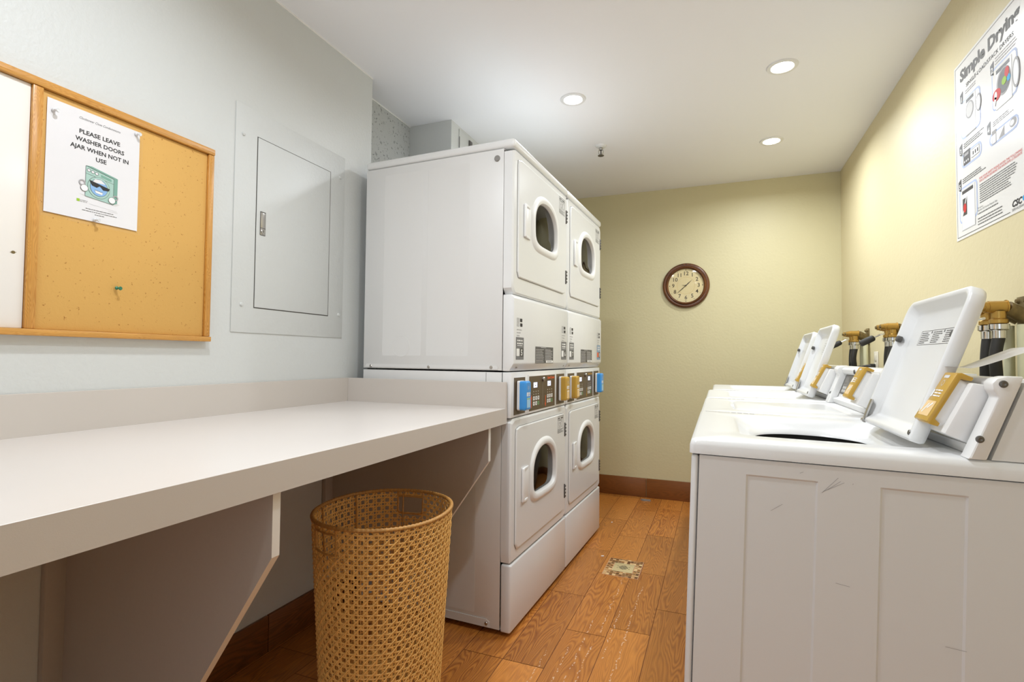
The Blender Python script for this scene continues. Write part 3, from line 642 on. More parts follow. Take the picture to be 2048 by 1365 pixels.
def make_dryer(loc, rz, label, nums, brand_ink, order, sides=True):
    t = thing('stacked_dryer', label, 'dryer', loc, rz, 'white coin laundry stacked dryers')
    # upper cabinet: open-front shell
    def shell(name, z0, z1, top=True):
        bm = bmesh.new(); x0, x1, y0, y1 = -DD, -.0435, 0, DW
        add_box(bm, x0, x1, y0, y0+.004, z0, z1, r=.001); add_box(bm, x0, x1, y1-.004, y1, z0, z1, r=.001); add_box(bm, x0, x0+.004, y0+.0045, y1-.0045, z0, z1)
        add_box(bm, x0+.0045, x1, y0+.0045, y1-.0045, z0, z0+.003); add_box(bm, x0+.0045, x1, y0+.0045, y1-.0045, z1-.003, z1)
        return fin(name, bm, M['enamel_side'], t)
    c1 = shell('upper_cabinet', 1.043, 1.942)
    c2 = shell('lower_cabinet', .022, 1.036)
    # pressed panels on the near side of both cabinets
    def emboss(par, x0, x1, z0, z1):
        bm = bmesh.new(); f = lambda x, z, h: Vector((x, -h, z))
        c = ((x0+x1)/2, (z0+z1)/2); ths = corner_thetas(x0, x1, z0, z1, .006, c, 24)
        loft(bm, [[f(*p, .0001) for p in rr_ring(x0-.002, x1+.002, z0-.002, z1+.002, .008, c=c, ths=ths)], [f(*p, .0004) for p in rr_ring(x0, x1, z0, z1, .006, c=c, ths=ths)], [f(*p, .0004) for p in rr_ring(x0+.002, x1-.002, z0+.002, z1-.002, .004, c=c, ths=ths)], [f(*p, .0004) for p in rr_ring(x0+.004, x1-.004, z0+.004, z1-.004, .003, c=c, ths=ths)]], close1=True)
        fin('pressed_panel', bm, M['enamel_side'], par)
    if sides: dryer_side(c1, c2, emboss)
    # top cover
    bm = bmesh.new(); add_box(bm, -DD-.004, .004, -.001, DW+.001, 1.9445, 1.981, r=.013, seg=4); fin('top_cover', bm, M['enamel'], t)
    dryer_face(t, 0, ''); dryer_face(t, -1.095, '')
    # access panel with chamfered foot
    bm = bmesh.new(); prof = [(-.042, 1.041), (-.012, 1.041), (.007, 1.071), (.007, 1.335), (-.004, 1.3485), (-.042, 1.3485)]
    prism(bm, prof, lambda a, b: Vector((a, .001, b)), lambda a, b: Vector((a, DW-.001, b)), r=.004); ap = fin('access_panel', bm, M['enamel'], t)
    for yy in (.045, .655):
        bm = bmesh.new(); add_lathe(bm, [(0, .003), (.004, .002), (.005, 0)], (.0, yy, 1.056), (Vector((0, 1, 0)), Vector((.53, 0, .85)), Vector((.85, 0, -.53))), 12); fin('screw', bm, M['steel'], ap)
    S = Sheet(ap, (.0072, 0, 0), (0, 1, 0), (0, 0, 1), 'sticker', .0003)
    for k, (yc, num) in enumerate(zip((.062, .638), nums)):
        a = yc-.04
        S.frame(a+.008, 1.222, a+.032, 1.256, .0028, 'light_ink', part='app_icons'); S.lines(a+.011, a+.03, 1.252, 1.226, 4, 'light_ink', part='app_icons', ragged=0)
        S.rrect(a+.04, 1.241, a+.064, 1.255, .003, 'black_ink', part='app_icons'); S.rrect(a+.042, 1.222, a+.066, 1.236, .003, 'black_ink', part='app_icons')
        for q in range(3): S.lines(a+.008, a+.06-.012*q, 1.212-q*.012, 1.205-q*.012, 1, 'light_ink', t=.0035, part='app_text', ragged=0)
        blue = num == '8'
        S.rect(a, 1.087, a+.082, 1.178, 'sticker_blue' if blue else 'sticker_grey', part='number_sticker'); S.rect(a+.04, 1.099, a+.078, 1.134, 'sticker_dark', 1, 'number_sticker')
        S.rrect(a+.005, 1.102, a+.037, 1.132, .002, 'orange_ink' if blue else 'white_ink', 1, 'number_sticker_square')
        S.text(num, a+.059, 1.105, .034, 'white_ink', 2, 'number', align='CENTER', bold=.0008)
        for yy, tt in ((1.166, 'CSC LAUNDRY'), (1.154, 'MOBILE APP')): S.lines(a+.012, a+.07, yy+.003, yy-.005, 1, 'white_ink', 1, t=.0055, part='number_sticker_text', ragged=0)
        S.lines(a+.014, a+.066, 1.147, 1.142, 1, 'white_ink', 1, t=.0025, part='number_sticker_text', ragged=0)
    a = .238; S.rect(a, 1.071, a+.236, 1.145, 'sticker_dark', part='instruction_sticker'); S.rect(a, 1.1385, a+.236, 1.145, 'grey_ink', 1, 'instruction_sticker')
    for c0 in (.006, .125): S.lines(a+c0, a+c0+.105, 1.136, 1.082 if c0 > .1 else 1.073, 9, 'pale_ink', 1, t=.0022, part='instruction_text', ragged=.3)
    S.lines(a+.07, a+.16, 1.1435, 1.140, 1, 'white_ink', 2, part='instruction_text'); S.rect(a+.135, 1.073, a+.232, 1.083, 'white_ink', 2, 'instruction_sticker_white'); S.lines(a+.15, a+.215, 1.081, 1.075, 2, 'grey_ink', 3, part='instruction_text'); S.done()
    # control panel
    bm = bmesh.new(); add_box(bm, -.042, -.003, .001, DW-.001, .854, 1.0365, r=.004, seg=2); cp = fin('control_panel', bm, M['enamel'], t)
    bm = bmesh.new(); add_box(bm, -.0028, -.0008, .18, .534, .857, 1.022, r=.0008); fin('keypad_bezel', bm, M['plastic'], cp)
    S = Sheet(cp, (-.0028, 0, 0), (0, 1, 0), (0, 0, 1), 'control_film', .0004)
    S.rect(.028, .864, .148, 1.014, 'brown'); S.rect(.554, .866, .678, 1.016, 'brown'); S.done()
    S = Sheet(cp, (-.0008, 0, 0), (0, 1, 0), (0, 0, 1), 'keypad_film', .0004)
    S.rect(.188, .865, .526, 1.015, 'brown'); S.rect(.355, .88, .3565, 1.0, 'light_ink', 1, 'keypad_print')
    ink = brand_ink
    S.text('Speed Queen', .42, .998, .016, ink, 1, 'brand_name', fit=.095, bold=.0006)
    for q, yy in enumerate((.235, .415)):
        S.rect(yy+.005, .964, yy+.05, .987, 'lcd', 1, 'display'); S.rect(yy+.02, .972, yy+.036, .975, 'grey_ink', 2, 'display_text')
        for a in range(3):
            for b in range(3): S.rect(yy+.004+b*.028, .945-a*.012, yy+.011+b*.028, .949-a*.012, 'pale_ink', 1, 'keypad_print')
        for a in range(3):
            for b in range(2):
                S.rrect(yy+a*.028, .909-b*.023, yy+.02+a*.028, .926-b*.023, .003, 'green_key' if (a == 2 and b) else 'white_ink', 1, 'keys'); S.rect(yy+.007+a*.028, .914-b*.023, yy+.013+a*.028, .921-b*.023, 'grey_ink', 2, 'key_print')
        ax = yy-.022; up = q == 0
        S.rect(ax-.003, .878, ax+.003, .922, ink, 1, 'arrow')
        S.poly([(ax-.009, .915), (ax+.009, .915), (ax, .935)] if up else [(ax-.009, .887), (ax, .869), (ax+.009, .887)], ink, 1, 'arrow')
    S.done()
    bm = bmesh.new(); add_lathe(bm, [(0, .010), (.008, .010), (.0105, .007), (.0105, 0)], (0, .356, .998), 'X', 20); k = fin('key_lock', bm, M['steel'], cp)
    bm = bmesh.new(); add_box(bm, .0101, .0105, .3545, .3575, .993, 1.003); fin('keyhole', bm, M['black'], k)
    (m1, s1), (m2, s2) = [(M['blue'], True), (M['gold'], False)][::1 if order == 'bg' else -1]
    card_reader(t, .052, .881, m1, None, s1); card_reader(t, .582, .883, m2, None, s2)
    # kick panel
    bm = bmesh.new(); add_box(bm, -.042, .002, .001, DW-.001, .014, .2785, r=.008, seg=3); fin('kick_panel', bm, M['enamel'], t)
    for x in (-.06, -.68):
        for y in (.06, .64):
            bm = bmesh.new(); add_lathe(bm, [(0, 0), (.018, 0), (.018, .008), (.008, .01), (.008, .021)], (x, y, 0.0), 'Z', 16); fin('foot', bm, M['black'], t)
    return t
RZ = -.0359
dd = Vector((-math.sin(RZ), math.cos(RZ), 0))
p0 = Vector((-.7616, 1.922, 0))
make_dryer(p0, RZ, 'white stacked dryer beside the folding counter, numbered 5 and 6', ('5', '6'), 'orange_ink', 'bg')
make_dryer(p0+dd*.709, RZ, 'white stacked dryer nearer the far yellow wall, numbered 7 and 8', ('7', '8'), 'gold_ink', 'gb', False)

# ------------------------------------------------------------------ top load washers
WW, WD = .64, .71
def make_washer(loc, label, lid_open, roll=0, detail=1, rack=0):
    t = thing('top_load_washer', label, 'washer', loc, 0, 'white coin laundry top load washers'); t.rotation_euler = (0, roll, 0)
    # cabinet shell
    bm = bmesh.new(); add_box(bm, .016, WD, .004, .008, .03, .897); add_box(bm, .016, WD, WW-.008, WW-.004, .03, .897); add_box(bm, WD-.004, WD, .0085, WW-.0085, .03, .897); add_box(bm, .016, WD-.0045, .0085, WW-.0085, .03, .034); fin('cabinet', bm, M['enamel_side'], t)
    # near side panel with two pressed recesses
    bm = bmesh.new(); rec = [(.104, .229), (.329, .458)]; zr = (.14, .866); e = .0035
    xs = [.0155, WD]; zs = [.03, .8965, zr[0], zr[0]+e, zr[1]-e, zr[1]]
    for a, b in rec: xs += [a, a+e, b-e, b]
    xs = sorted(xs); zs = sorted(zs)
    def hgt(x, z):
        for a, b in rec:
            if a+e-1e-6 <= x <= b-e+1e-6 and zr[0]+e-1e-6 <= z <= zr[1]-e+1e-6: return .003
        return 0
    G = [[bm.verts.new((x, hgt(x, z), z)) for z in zs] for x in xs]
    for i in range(len(xs)-1):
        for j in range(len(zs)-1): bm.faces.new([G[i][j], G[i+1][j], G[i+1][j+1], G[i][j+1]])
    sp = fin('side_panel', bm, M['enamel_side'], t, ang=15)
    if detail:
        S = Sheet(sp, (0, 0, 0), (1, 0, 0), (0, 0, 1), 'scratch', .0003)
        for a in ((.236, .845, .262, .876), (.238, .848, .272, .868), (.245, .852, .266, .870), (.198, .878, .204, .881), (.285, .866, .2865, .868), (.15, .80, .17, .815), (.262, .68, .285, .677), (.43, .60, .46, .598)): S.line(*a, .0008, 'light_ink')
        S.done()
    bm = bmesh.new(); add_box(bm, 0, .0145, .001, WW-.001, .03, .897, r=.006, seg=3); fin('front_panel', bm, M['enamel'], t)
    # deck with well
    zt = .930; c = (.26, .31); n = 120
    ths = corner_thetas(-.003, WD, -.003, WW+.003, .012, c, 88)
    f = lambda x, y, h: Vector((x, y, h))
    def R(x0, x1, y0, y1, r, h): return [f(*p, h) for p in rr_ring(x0, x1, y0, y1, r, c=c, ths=ths)]
    bm = bmesh.new()
    x0, x1, y0, y1 = -.004, WD, -.003, WW+.0
    rings = [R(x0, x1, y0, y1, .012, .899), R(x0-.0, x1, y0, y1, .014, zt-.014), R(x0+.003, x1-.003, y0+.003, y1-.003, .014, zt-.004), R(x0+.012, x1-.012, y0+.012, y1-.012, .012, zt)]
    rings += [R(.088, .448, .095, .525, .05, zt+.0005), R(.098, .438, .105, .515, .045, zt-.004), R(.106, .430, .118, .502, .04, zt-.013), R(.122, .418, .142, .488, .10, zt-.024), R(.135, .40, .153, .475, .125, zt-.032), R(.137, .398, .155, .473, .125, zt-.037)]
    loft(bm, rings); fin('deck', bm, M['enamel'], t, ang=50)
    bm = bmesh.new(); loft(bm, [R(.136, .399, .154, .474, .125, .8925), R(.134, .402, .152, .477, .125, .884), R(.134, .402, .152, .477, .125, .855)]); fin('tub_gasket', bm, M['black'], t)
    bm = bmesh.new(); loft(bm, [R(.134, .402, .152, .477, .125, .856), R(.10, .44, .12, .50, .15, .80), R(.11, .43, .13, .49, .15, .5)], close1=True); fin('tub', bm, M['tub'], t)
    # lettering strip at the far front of the deck
    S = Sheet(t, (0, 0, zt), (1, 0, 0), (0, 1, 0), 'deck_label', .0004)
    S.text('Speed Queen', .018, .595, .018, 'light_ink', fit=.06); S.frame(.015, .588, .082, .612, .001, 'light_ink')
    for q in range(4): S.rrect(.088+q*.017, .59, .101+q*.017, .61, .003, 'light_ink')
    S.done()
    # lid
    L0, W0 = .328, .368; hinge = Vector((.43, .112, .932))
    lid = bpy.data.objects.new('lid', None)
    bm = bmesh.new()
    def LR(d, h, rr):
        out = []
        for th in lt:
            q = rr_polar(d, L0-d, d, W0-d, rr if math.cos(th) > 0 else .006, L0/2, W0/2, th); out.append(Vector((L0/2+math.cos(th)*q, W0/2+math.sin(th)*q, h)))
        return out
    lt = sorted(set([q for q in corner_thetas(0, L0, 0, W0, .03, (L0/2, W0/2), 64) if math.cos(q) > 0]+[q for q in corner_thetas(0, L0, 0, W0, .006, (L0/2, W0/2), 64) if math.cos(q) <= 0]))
    loft(bm, [LR(.010, 0, .03), LR(.003, .003, .032), LR(0, .010, .034), LR(0, .026, .034), LR(.003, .030, .032), LR(.010, .0305, .028), LR(.014, .028, .026), LR(.03, .012, .02), LR(.036, .009, .02)], close0=True, close1=True)
    lid = fin('lid', bm, M['enamel'], t, ang=50)
    lid.location = hinge; lid.rotation_euler = (0, -math.radians(71.2) if lid_open else -PI, 0)
    if lid_open:
        S = Sheet(lid, (0, 0, .009), (0, -1, 0), (1, 0, 0), 'lid_label', .0004)
        # sheet x runs towards the near side
        a, b, y0, y1 = -.262, -.048, .215, .25
        if detail:
            S.frame(a, y0, b, y1, .0009, 'black_ink')
            for q in range(3): S.lines(a+.006+q*.071, a+.062+q*.071, y1-.003, y0+.003, 6, 'grey_ink', t=.0022, ragged=.35); S.disc(a+.066+q*.071, y1-.005, .003, 'grey_ink')
        else:
            S.frame(-.19, .20, -.07, .265, .0008, 'light_ink')
            for q in range(2): S.lines(-.185+q*.058, -.135+q*.058, .255, .205, 5, 'light_ink', t=.0022)
        S.done()
        for yy in (.024, .345):
            bm = bmesh.new(); add_lathe(bm, [(0, .012), (.006, .0115), (.008, .009), (.008, 0)], (.228, yy, .0225-(.006 if yy < .1 else .0)), 'Z', 18); fin('bumper', bm, M['gap'], lid)
        for yy in (.012, .338):
            bm = bmesh.new(); add_box(bm, .006, .062, yy, yy+.018, .028, .033, r=.002); add_tube(bm, [(.004, yy+.002, .03), (.004, yy+.016, .03)], .006, 12)
            if yy > .1: fin('hinge', bm, M['steel'], lid)
            else: bm.free()
        bm = bmesh.new(); add_lathe(bm, [(0, .002), (.0045, .002), (.006, 0)], (.016, .012, .0305), 'Z', 14); fin('screw', bm, M['dark_steel'], lid)
    else:
        bm = bmesh.new(); add_box(bm, L0-.004, L0+.016, .16, .235, .004, .012, r=.003); fin('finger_pull', bm, M['plastic'], lid)
    # console
    poly = [(.478, .930), (.474, .946), (.492, .952), (.522, 1.042), (.505, 1.052), (.503, 1.064), (.512, 1.0725), (.56, 1.0725), (.705, 1.066), (.705, .930)]
    poly = [(.478, .9305), (.472, .950), (.49, .955), (.522, 1.042), (.507, 1.05), (.504, 1.064), (.513, 1.0715), (.56, 1.0715), (.705, 1.066), (.705, .9305)]
    bm = bmesh.new(); prism(bm, poly, lambda a, b: Vector((a, .034, b)), lambda a, b: Vector((a, WW-.034, b)), r=.0025); con = fin('control_console', bm, M['plastic'], t)
    bm = bmesh.new(); prism(bm, [(.49, .9305), (.536, 1.066), (.708, 1.066), (.708, .9305)], lambda a, b: Vector((a, .004, b)), lambda a, b: Vector((a, WW-.004, b))); fin('console_rear', bm, M['enamel'], con)
    ec = [(.455, .9302), (.458, .934), (.497, 1.040), (.490, 1.052), (.489, 1.064), (.496, 1.0725), (.51, 1.0765), (.532, 1.0765), (.527, 1.060), (.482, .9302)]
    for a, b in ((-.002, .034), (WW-.034, WW+.001)):
        bm = bmesh.new(); prism(bm, ec, lambda p, q, y=a: Vector((p, y, q)), lambda p, q, y=b: Vector((p, y, q)), r=.003); e_ = fin('end_cap', bm, M['plastic'], con)
        if a < .1:
            for x, z in ((.504, 1.063), (.472, .966)):
                bm = bmesh.new(); add_lathe(bm, [(0, .001), (.003, .0028), (.0058, .0022), (.0065, 0)], (x, -.0019, z), 'Y', 18); fin('screw', bm, M['dark_steel'], e_)
    # keypad on the recessed face
    kd = Vector((.32, 0, .947)).normalized(); kn = Vector((-.947, 0, .32))
    S = Sheet(con, Vector((.4955, WW-.045, .9695)), (0, -1, 0), tuple(kd), 'keypad_film', .0015)
    S.rect(-.0, 0, .36, .078, 'gap'); S.rect(.004, .003, .356, .075, mat_key, 1)
    for q in range(2):
        o = .02+q*.14
        S.rect(o, .048, o+.05, .068, 'groove_grey', 2, 'display')
        for a in range(3):
            S.rect(o+a*.018, .036, o+.006+a*.018, .038, 'pale_ink', 2, 'key_print')
            for b in range(2): S.rrect(o+a*.02, .008+b*.013, o+.014+a*.02, .018+b*.013, .002, 'pale_ink', 2, 'keys')
        S.rect(o+.115, .005, o+.1158, .07, 'light_ink', 2, 'key_print')
    S.done()
    # lock plug on the top lip
    bm = bmesh.new(); add_lathe(bm, [(0, .006), (.007, .006), (.009, 0)], (.508, .40, 1.058), (Vector((0, 1, 0)), Vector((.0, 0, 1)), Vector((-1, 0, 0))), 14); fin('lock', bm, M['gap'], con)
    # reader mount (wedge) and tilted reader
    bm = bmesh.new(); prism(bm, [(.436, .968), (.474, .951), (.518, 1.056), (.478, 1.062)], lambda a, b: Vector((a, .040, b)), lambda a, b: Vector((a, .135, b)), r=.003); mo = fin('reader_mount', bm, M['plastic'], con)
    P0 = Vector((.417, .058, .992)); d = Vector((.45, 0, .893)); mN = Vector((-.893, 0, .45))
    g = lambda y, z, h: P0 + Vector((0, y, 0)) + d*z + mN*h
    bm = bmesh.new(); rr_box(bm, .003, .067, -.002, .092, .012, -.042, -.0045, g, .003); rd = fin('card_reader', bm, M['plastic'], t)
    # gold cover wraps over front and both ends
    bm = bmesh.new(); pr = [(-.006, -.020), (-.008, -.006), (-.005, 0), (.097, 0), (.101, -.006), (.101, -.026), (.094, -.026), (.090, -.010), (.004, -.010), (.001, -.020)]
    prism(bm, pr, lambda a, b: g(0, a, b), lambda a, b: g(.07, a, b), r=.0015); gc = fin('gold_cover', bm, M['gold'], rd); gc['label'] = 'gold plastic front of the reader'
    S = Sheet(gc, g(.07, 0, 0), (0, -1, 0), tuple(d), 'symbols', .0004)
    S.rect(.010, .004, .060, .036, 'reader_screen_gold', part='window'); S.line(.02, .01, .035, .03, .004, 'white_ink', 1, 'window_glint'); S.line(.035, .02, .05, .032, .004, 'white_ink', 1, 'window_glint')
    S.rrect(.008, .044, .022, .060, .002, 'white_ink'); S.lines(.025, .06, .062, .044, 3, 'white_ink', ragged=.1); S.ring(.036, .075, .006, .001, 'pale_ink'); S.rrect(.024, .086, .048, .092, .001, 'pale_ink'); S.done()
    for x in (.05, .66):
        for y in (.05, .59):
            bm = bmesh.new(); add_lathe(bm, [(0, -.0), (.02, 0), (.02, .01), (.009, .013), (.009, .032)], (x, y, 0), 'Z', 16); fin('foot', bm, M['black'], t)
    for o in t.children:
        if rack and o.name.split('.')[0] in ('cabinet', 'side_panel', 'front_panel'):
            for v in o.data.vertices: v.co.x -= rack*(.897-v.co.z)
            for ch in o.children:
                for v in ch.data.vertices: v.co.x -= rack*(.897-v.co.z)
    return t
M['key_film'] = mat('grey_brown_keypad', '#67635d', .35); mat_key = 'key_film'
make_washer((-.067, 1.145, .004), 'white top load washer nearest the camera with its lid open', True, .016, 1, .016)
make_washer((-.056, 1.792, -.004+.004), 'white top load washer with its lid shut, second from the camera', False, .004, 0)
make_washer((-.050, 2.439, 0), 'white top load washer with open lid, third from the camera', True, 0, 0)
make_washer((-.030, 3.086, 0), 'white top load washer with open lid beside the far wall', True, 0, 0)

# ------------------------------------------------------------------ leaflet propped behind the first reader
t = thing('paper_leaflet', 'bent white paper leaflet sticking up behind the near washer card reader', 'leaflet', (.43, 1.245, 1.0955))
bm = bmesh.new()
o_ = Vector((.43, 1.245, 1.0955)); NB = 10; rows = []
cn = [Vector((.408, 1.215, 1.0875)), Vector((.424, 1.215, 1.0865)), Vector((.442, 1.215, 1.0855)), Vector((.49, 1.215, 1.104)), Vector((.545, 1.215, 1.128))]
cf = [Vector((.410, 1.285, 1.0870)), Vector((.426, 1.285, 1.0865)), Vector((.447, 1.285, 1.0875)), Vector((.49, 1.287, 1.108)), Vector((.525, 1.29, 1.1235))]
A = [bm.verts.new(p-o_) for p in smooth_path(cn, 4)]; B = [bm.verts.new(p-o_) for p in smooth_path(cf, 4)]
for i in range(len(A)-1): bm.faces.new([A[i], A[i+1], B[i+1], B[i]])
bmesh.ops.solidify(bm, geom=bm.faces[:], thickness=.0004)
fin('sheet', bm, M['paper'], t)
rr_ = (cn[4]-cn[3]).normalized()
S = Sheet(t, cn[2]-o_+Vector((.008, .006, .0045)), tuple(rr_), (0, 1, 0), 'print', .0008); S.lines(0, .07, .055, .004, 6, 'light_ink', t=.002); S.done()

# ------------------------------------------------------------------ wall valves
def valve_set(y, label, both=True):
    t = thing('water_valve', label, 'valve', (XR, y, 1.232), group='brass washer supply valves on the yellow wall')
    bm = bmesh.new(); add_box(bm, -.006, -.0005, -.032, .032, -.045, .052, r=.002); fin('wall_plate', bm, M['old_brass'], t)
    for yy, zz in ((-.02, .04), (.02, .04)):
        bm = bmesh.new(); add_lathe(bm, [(0, .008), (.006, .007), (.008, 0)], (-.006, yy, zz), (Vector((0, 1, 0)), Vector((0, 0, 1)), Vector((-1, 0, 0))), 10); fin('screw', bm, M['old_brass'], t)
    for k, yy in enumerate((-.032, .032)):
        bm = bmesh.new(); add_tube(bm, smooth_path([(-.006, yy*.5, -.01), (-.03, yy*.7, .005), (-.055, yy, .018)]), [.02]*12+[.019], 14); fin('elbow', bm, M['old_brass'], t)
        bm = bmesh.new(); add_tube(bm, [(-.054, yy, .02), (-.057, yy, .02), (-.0571, yy, .02), (-.096, yy, .02), (-.0961, yy, .02), (-.105, yy, .02)], [.020, .020, .0175, .0175, .0155, .0155], 18); add_lathe(bm, [(.0165, .008), (.0165, -.012), (.021, -.016), (.021, -.026), (.017, -.028)], (-.072, yy, 0), 'Z', 20)
        add_tube(bm, [(-.105, yy, .02), (-.118, yy, .02)], [.0135, .0125], 14); fin('valve_body', bm, M['brass'], t)
        bm = bmesh.new(); add_tube(bm, [(-.118, yy, .02), (-.124, yy, .02)], .008, 6); fin('stem_nut', bm, M['old_brass'], t)
        bm = bmesh.new(); add_lathe(bm, [(.012, -.028), (.0235, -.029), (.0235, -.043), (.019, -.046), (.0165, -.047), (.0165, -.068), (.012, -.069)], (-.072, yy, 0), 'Z', 24); fin('hose_collar', bm, M['chrome'], t)
        bm = bmesh.new(); add_tube(bm, smooth_path([(-.072, yy, -.062), (-.081+.004*k, yy, -.12), (-.074, yy*1.0+.012, -.2), (-.07, yy*.8+.016, -.42)]), .0145, 14); fin('hose', bm, M['black'], t)
        bm = bmesh.new(); add_tube(bm, [(-.022, yy*1.2, -.03), (-.022, yy*1.2, -.5)], .013, 14); fin('riser_pipe', bm, M['pipe'], t)
    bm = bmesh.new(); add_tube(bm, [(-.108, -.04, -.012), (-.108, .04, -.012)], .004, 8); add_tube(bm, [(-.108, .0, -.012), (-.14, .012, -.03)], .0035, 8); lv = fin('lever', bm, M['chrome'], t)
    bm = bmesh.new(); add_tube(bm, smooth_path([(-.132, .01, -.026), (-.142, .013, -.032), (-.178, .02, -.052), (-.188, .022, -.057)], 4), [.007, .009, .012, .0135, .0145, .015, .0155, .015, .0148, .0145, .014, .013, .009][:13], 12); fin('lever_grip', bm, M['black'], lv)
    return t
valve_set(1.905, 'brass supply valve with two black hoses nearest the camera')
valve_set(2.87, 'brass supply valve with two black hoses, middle of the three')
valve_set(3.575, 'brass supply valve with black hoses by the outlet, farthest from camera')

t = thing('wall_outlet', 'ivory electrical outlet on the yellow wall above the washers', 'outlet', (XR, 3.40, 1.09))
bm = bmesh.new(); add_box(bm, -.006, -.0005, -.037, .037, -.058, .058, r=.003); fin('cover_plate', bm, M['outlet'], t)
bm = bmesh.new(); add_box(bm, -.009, -.006, -.017, .017, .006, .042, r=.002); add_box(bm, -.009, -.006, -.017, .017, -.042, -.006, r=.002); fin('socket', bm, M['outlet'], t)
t = thing('power_plug', 'black power plug and cord in the ivory wall outlet', 'plug', (XR-.0092, 3.40, 1.066))
bm = bmesh.new(); add_box(bm, -.022, -.0002, -.014, .014, -.014, .014, r=.004); add_tube(bm, smooth_path([(-.02, 0, 0), (-.04, .004, 0), (-.058, .01, -.002)], 3), [.011, .010, .009, .008, .007, .006, .005], 12); fin('plug_body', bm, M['black'], t)
bm = bmesh.new(); add_tube(bm, smooth_path([(-.055, .009, -.002), (-.075, .04, -.004), (-.085, .075, -.03), (-.085, .09, -.08), (-.08, .09, -.25)], 5), .0035, 8); fin('cord', bm, M['black'], t)

# ------------------------------------------------------------------ wall clock
CXk, CZk = -.235, 1.667
t = thing('wall_clock', 'round wooden wall clock with aged dial on the far wall', 'clock', (CXk, YB, CZk))
bm = bmesh.new(); add_lathe(bm, [(.165, 0), (.173, .008), (.174, .016), (.168, .024), (.158, .027), (.150, .024), (.147, .030), (.141, .034), (.134, .030), (.131, .018)], (0, -.0005, 0), 'Y', 64); fin('rim', bm, M['walnut'], t, ang=60)
bm = bmesh.new(); add_lathe(bm, [(.1312, .014), (0, .0141)], (0, -.0005, 0), 'Y', 48); fin('dial', bm, M['clockface'], t)
S = Sheet(t, (0, -.0150, 0), (1, 0, 0), (0, 0, 1), 'numerals', .0004)
for k in range(1, 13):
    a = PI/2-2*PI*k/12; S.text(str(k), .094*math.cos(a), .094*math.sin(a)-.013, .042, 'clock_ink', align='CENTER', bold=.0004)
    S.disc(.121*math.cos(a), .121*math.sin(a), .0022 if k % 3 else .0034, 'clock_ink', part='dial_marks')
for k in range(60):
    a = 2*PI*k/60; S.line(.114*math.cos(a), .114*math.sin(a), .117*math.cos(a), .117*math.sin(a), .0006, 'clock_ink', part='dial_marks')
S.ring(0, 0, .066, .0008, 'gold_ink', part='dial_marks')
S.done()
def hand(name, ang, ln, wd, back, h, m='clock_ink'):
    a = math.radians(90-ang); d = Vector((math.cos(a), 0, math.sin(a))); q = Vector((-d.z, 0, d.x))
    bm = bmesh.new(); o = Vector((0, -h, 0)); P = [o-d*back-q*wd*.5, o+d*ln*.35-q*wd, o+d*ln, o+d*ln*.35+q*wd, o-d*back+q*wd*.5]
    a_ = [bm.verts.new(p) for p in P]; b_ = [bm.verts.new(p+Vector((0, -.0008, 0))) for p in P]; bm.faces.new(a_); bm.faces.new(b_[::-1])
    for k in range(5): bm.faces.new([a_[k], a_[(k+1) % 5], b_[(k+1) % 5], b_[k]])
    fin(name, bm, M[m], t)
hand('hour_hand', 46, .062, .0034, .012, .0165); hand('minute_hand', 228, .096, .0026, .016, .0185); hand('second_hand', 277, .034, .0022, .0, .020)
bm = bmesh.new(); add_lathe(bm, [(.005, .0165), (.005, .022), (0, .023)], (0, 0, 0), 'Y', 16); fin('hand_cap', bm, M['clock_ink'], t)
bm = bmesh.new(); add_lathe(bm, [(.1309, .0262), (.09, .0275), (0, .028)], (0, -.0005, 0), 'Y', 48); fin('crystal', bm, M['clear'], t)

# ------------------------------------------------------------------ drying poster
t = thing('instruction_poster', 'white instruction poster headed Simple Drying on the yellow wall', 'poster', (XR, 2.337, 1.535))
bm = bmesh.new(); add_box(bm, -.0022, -.0004, -.50, .006, -.004, .632, r=.0004, seg=1); fin('sheet', bm, M['poster'], t)
S = Sheet(t, (-.0023, 0, 0), (0, -1, 0), (0, 0, 1), 'print', .0003)
S.rect(.004, .005, .0055, .622, 'black_ink', part='border'); S.rect(.004, .621, .490, .6225, 'black_ink', part='border'); S.rect(.004, .005, .368, .0068, 'black_ink', part='border'); S.rect(.4885, .005, .49, .622, 'black_ink', part='border')
S.text('Simple Drying', .044, .558, .056, 'grey_ink', 1, 'title', fit=.398, bold=.0022)
S.text('SINGLE-LOAD/STACK DRYERS', .090, .520, .0195, 'black_ink', 1, 'subtitle', fit=.315)
def badge(n, x, y):
    S.poly([(x, y), (x+.022, y+.008), (x+.022, y-.038), (x+.002, y-.030)], 'sticker_dark', 1, 'step_badges'); S.text(n, x+.012, y-.028, .026, 'white_ink', 2, 'step_numbers', align='CENTER', bold=.0006)
badge('1', .042, .511); badge('2', .264, .500); badge('3', .030, .328); badge('4', .236, .321); badge('5', .018, .204)
def panelbox(x0, y0, x1, y1): S.rrect(x0, y0, x1, y1, .02, 'blue_ink', 0, 'picture_frames'); S.rrect(x0+.006, y0+.006, x1-.006, y1-.006, .016, 'poster', 1, 'picture_grounds')
def machine(x0, y0, x1, y1, openit=True, dk='pale_ink'):
    S.rect(x0, y0, x1, y1, dk, 2, 'picture_machine'); S.rect(x0+.002, y0+.002, x1-.002, y1-.002, 'white_ink', 3, 'picture_machine'); S.rect(x0+.006, y1-.016, x1-.012, y1-.004, 'sticker_dark', 4, 'picture_machine_panel')
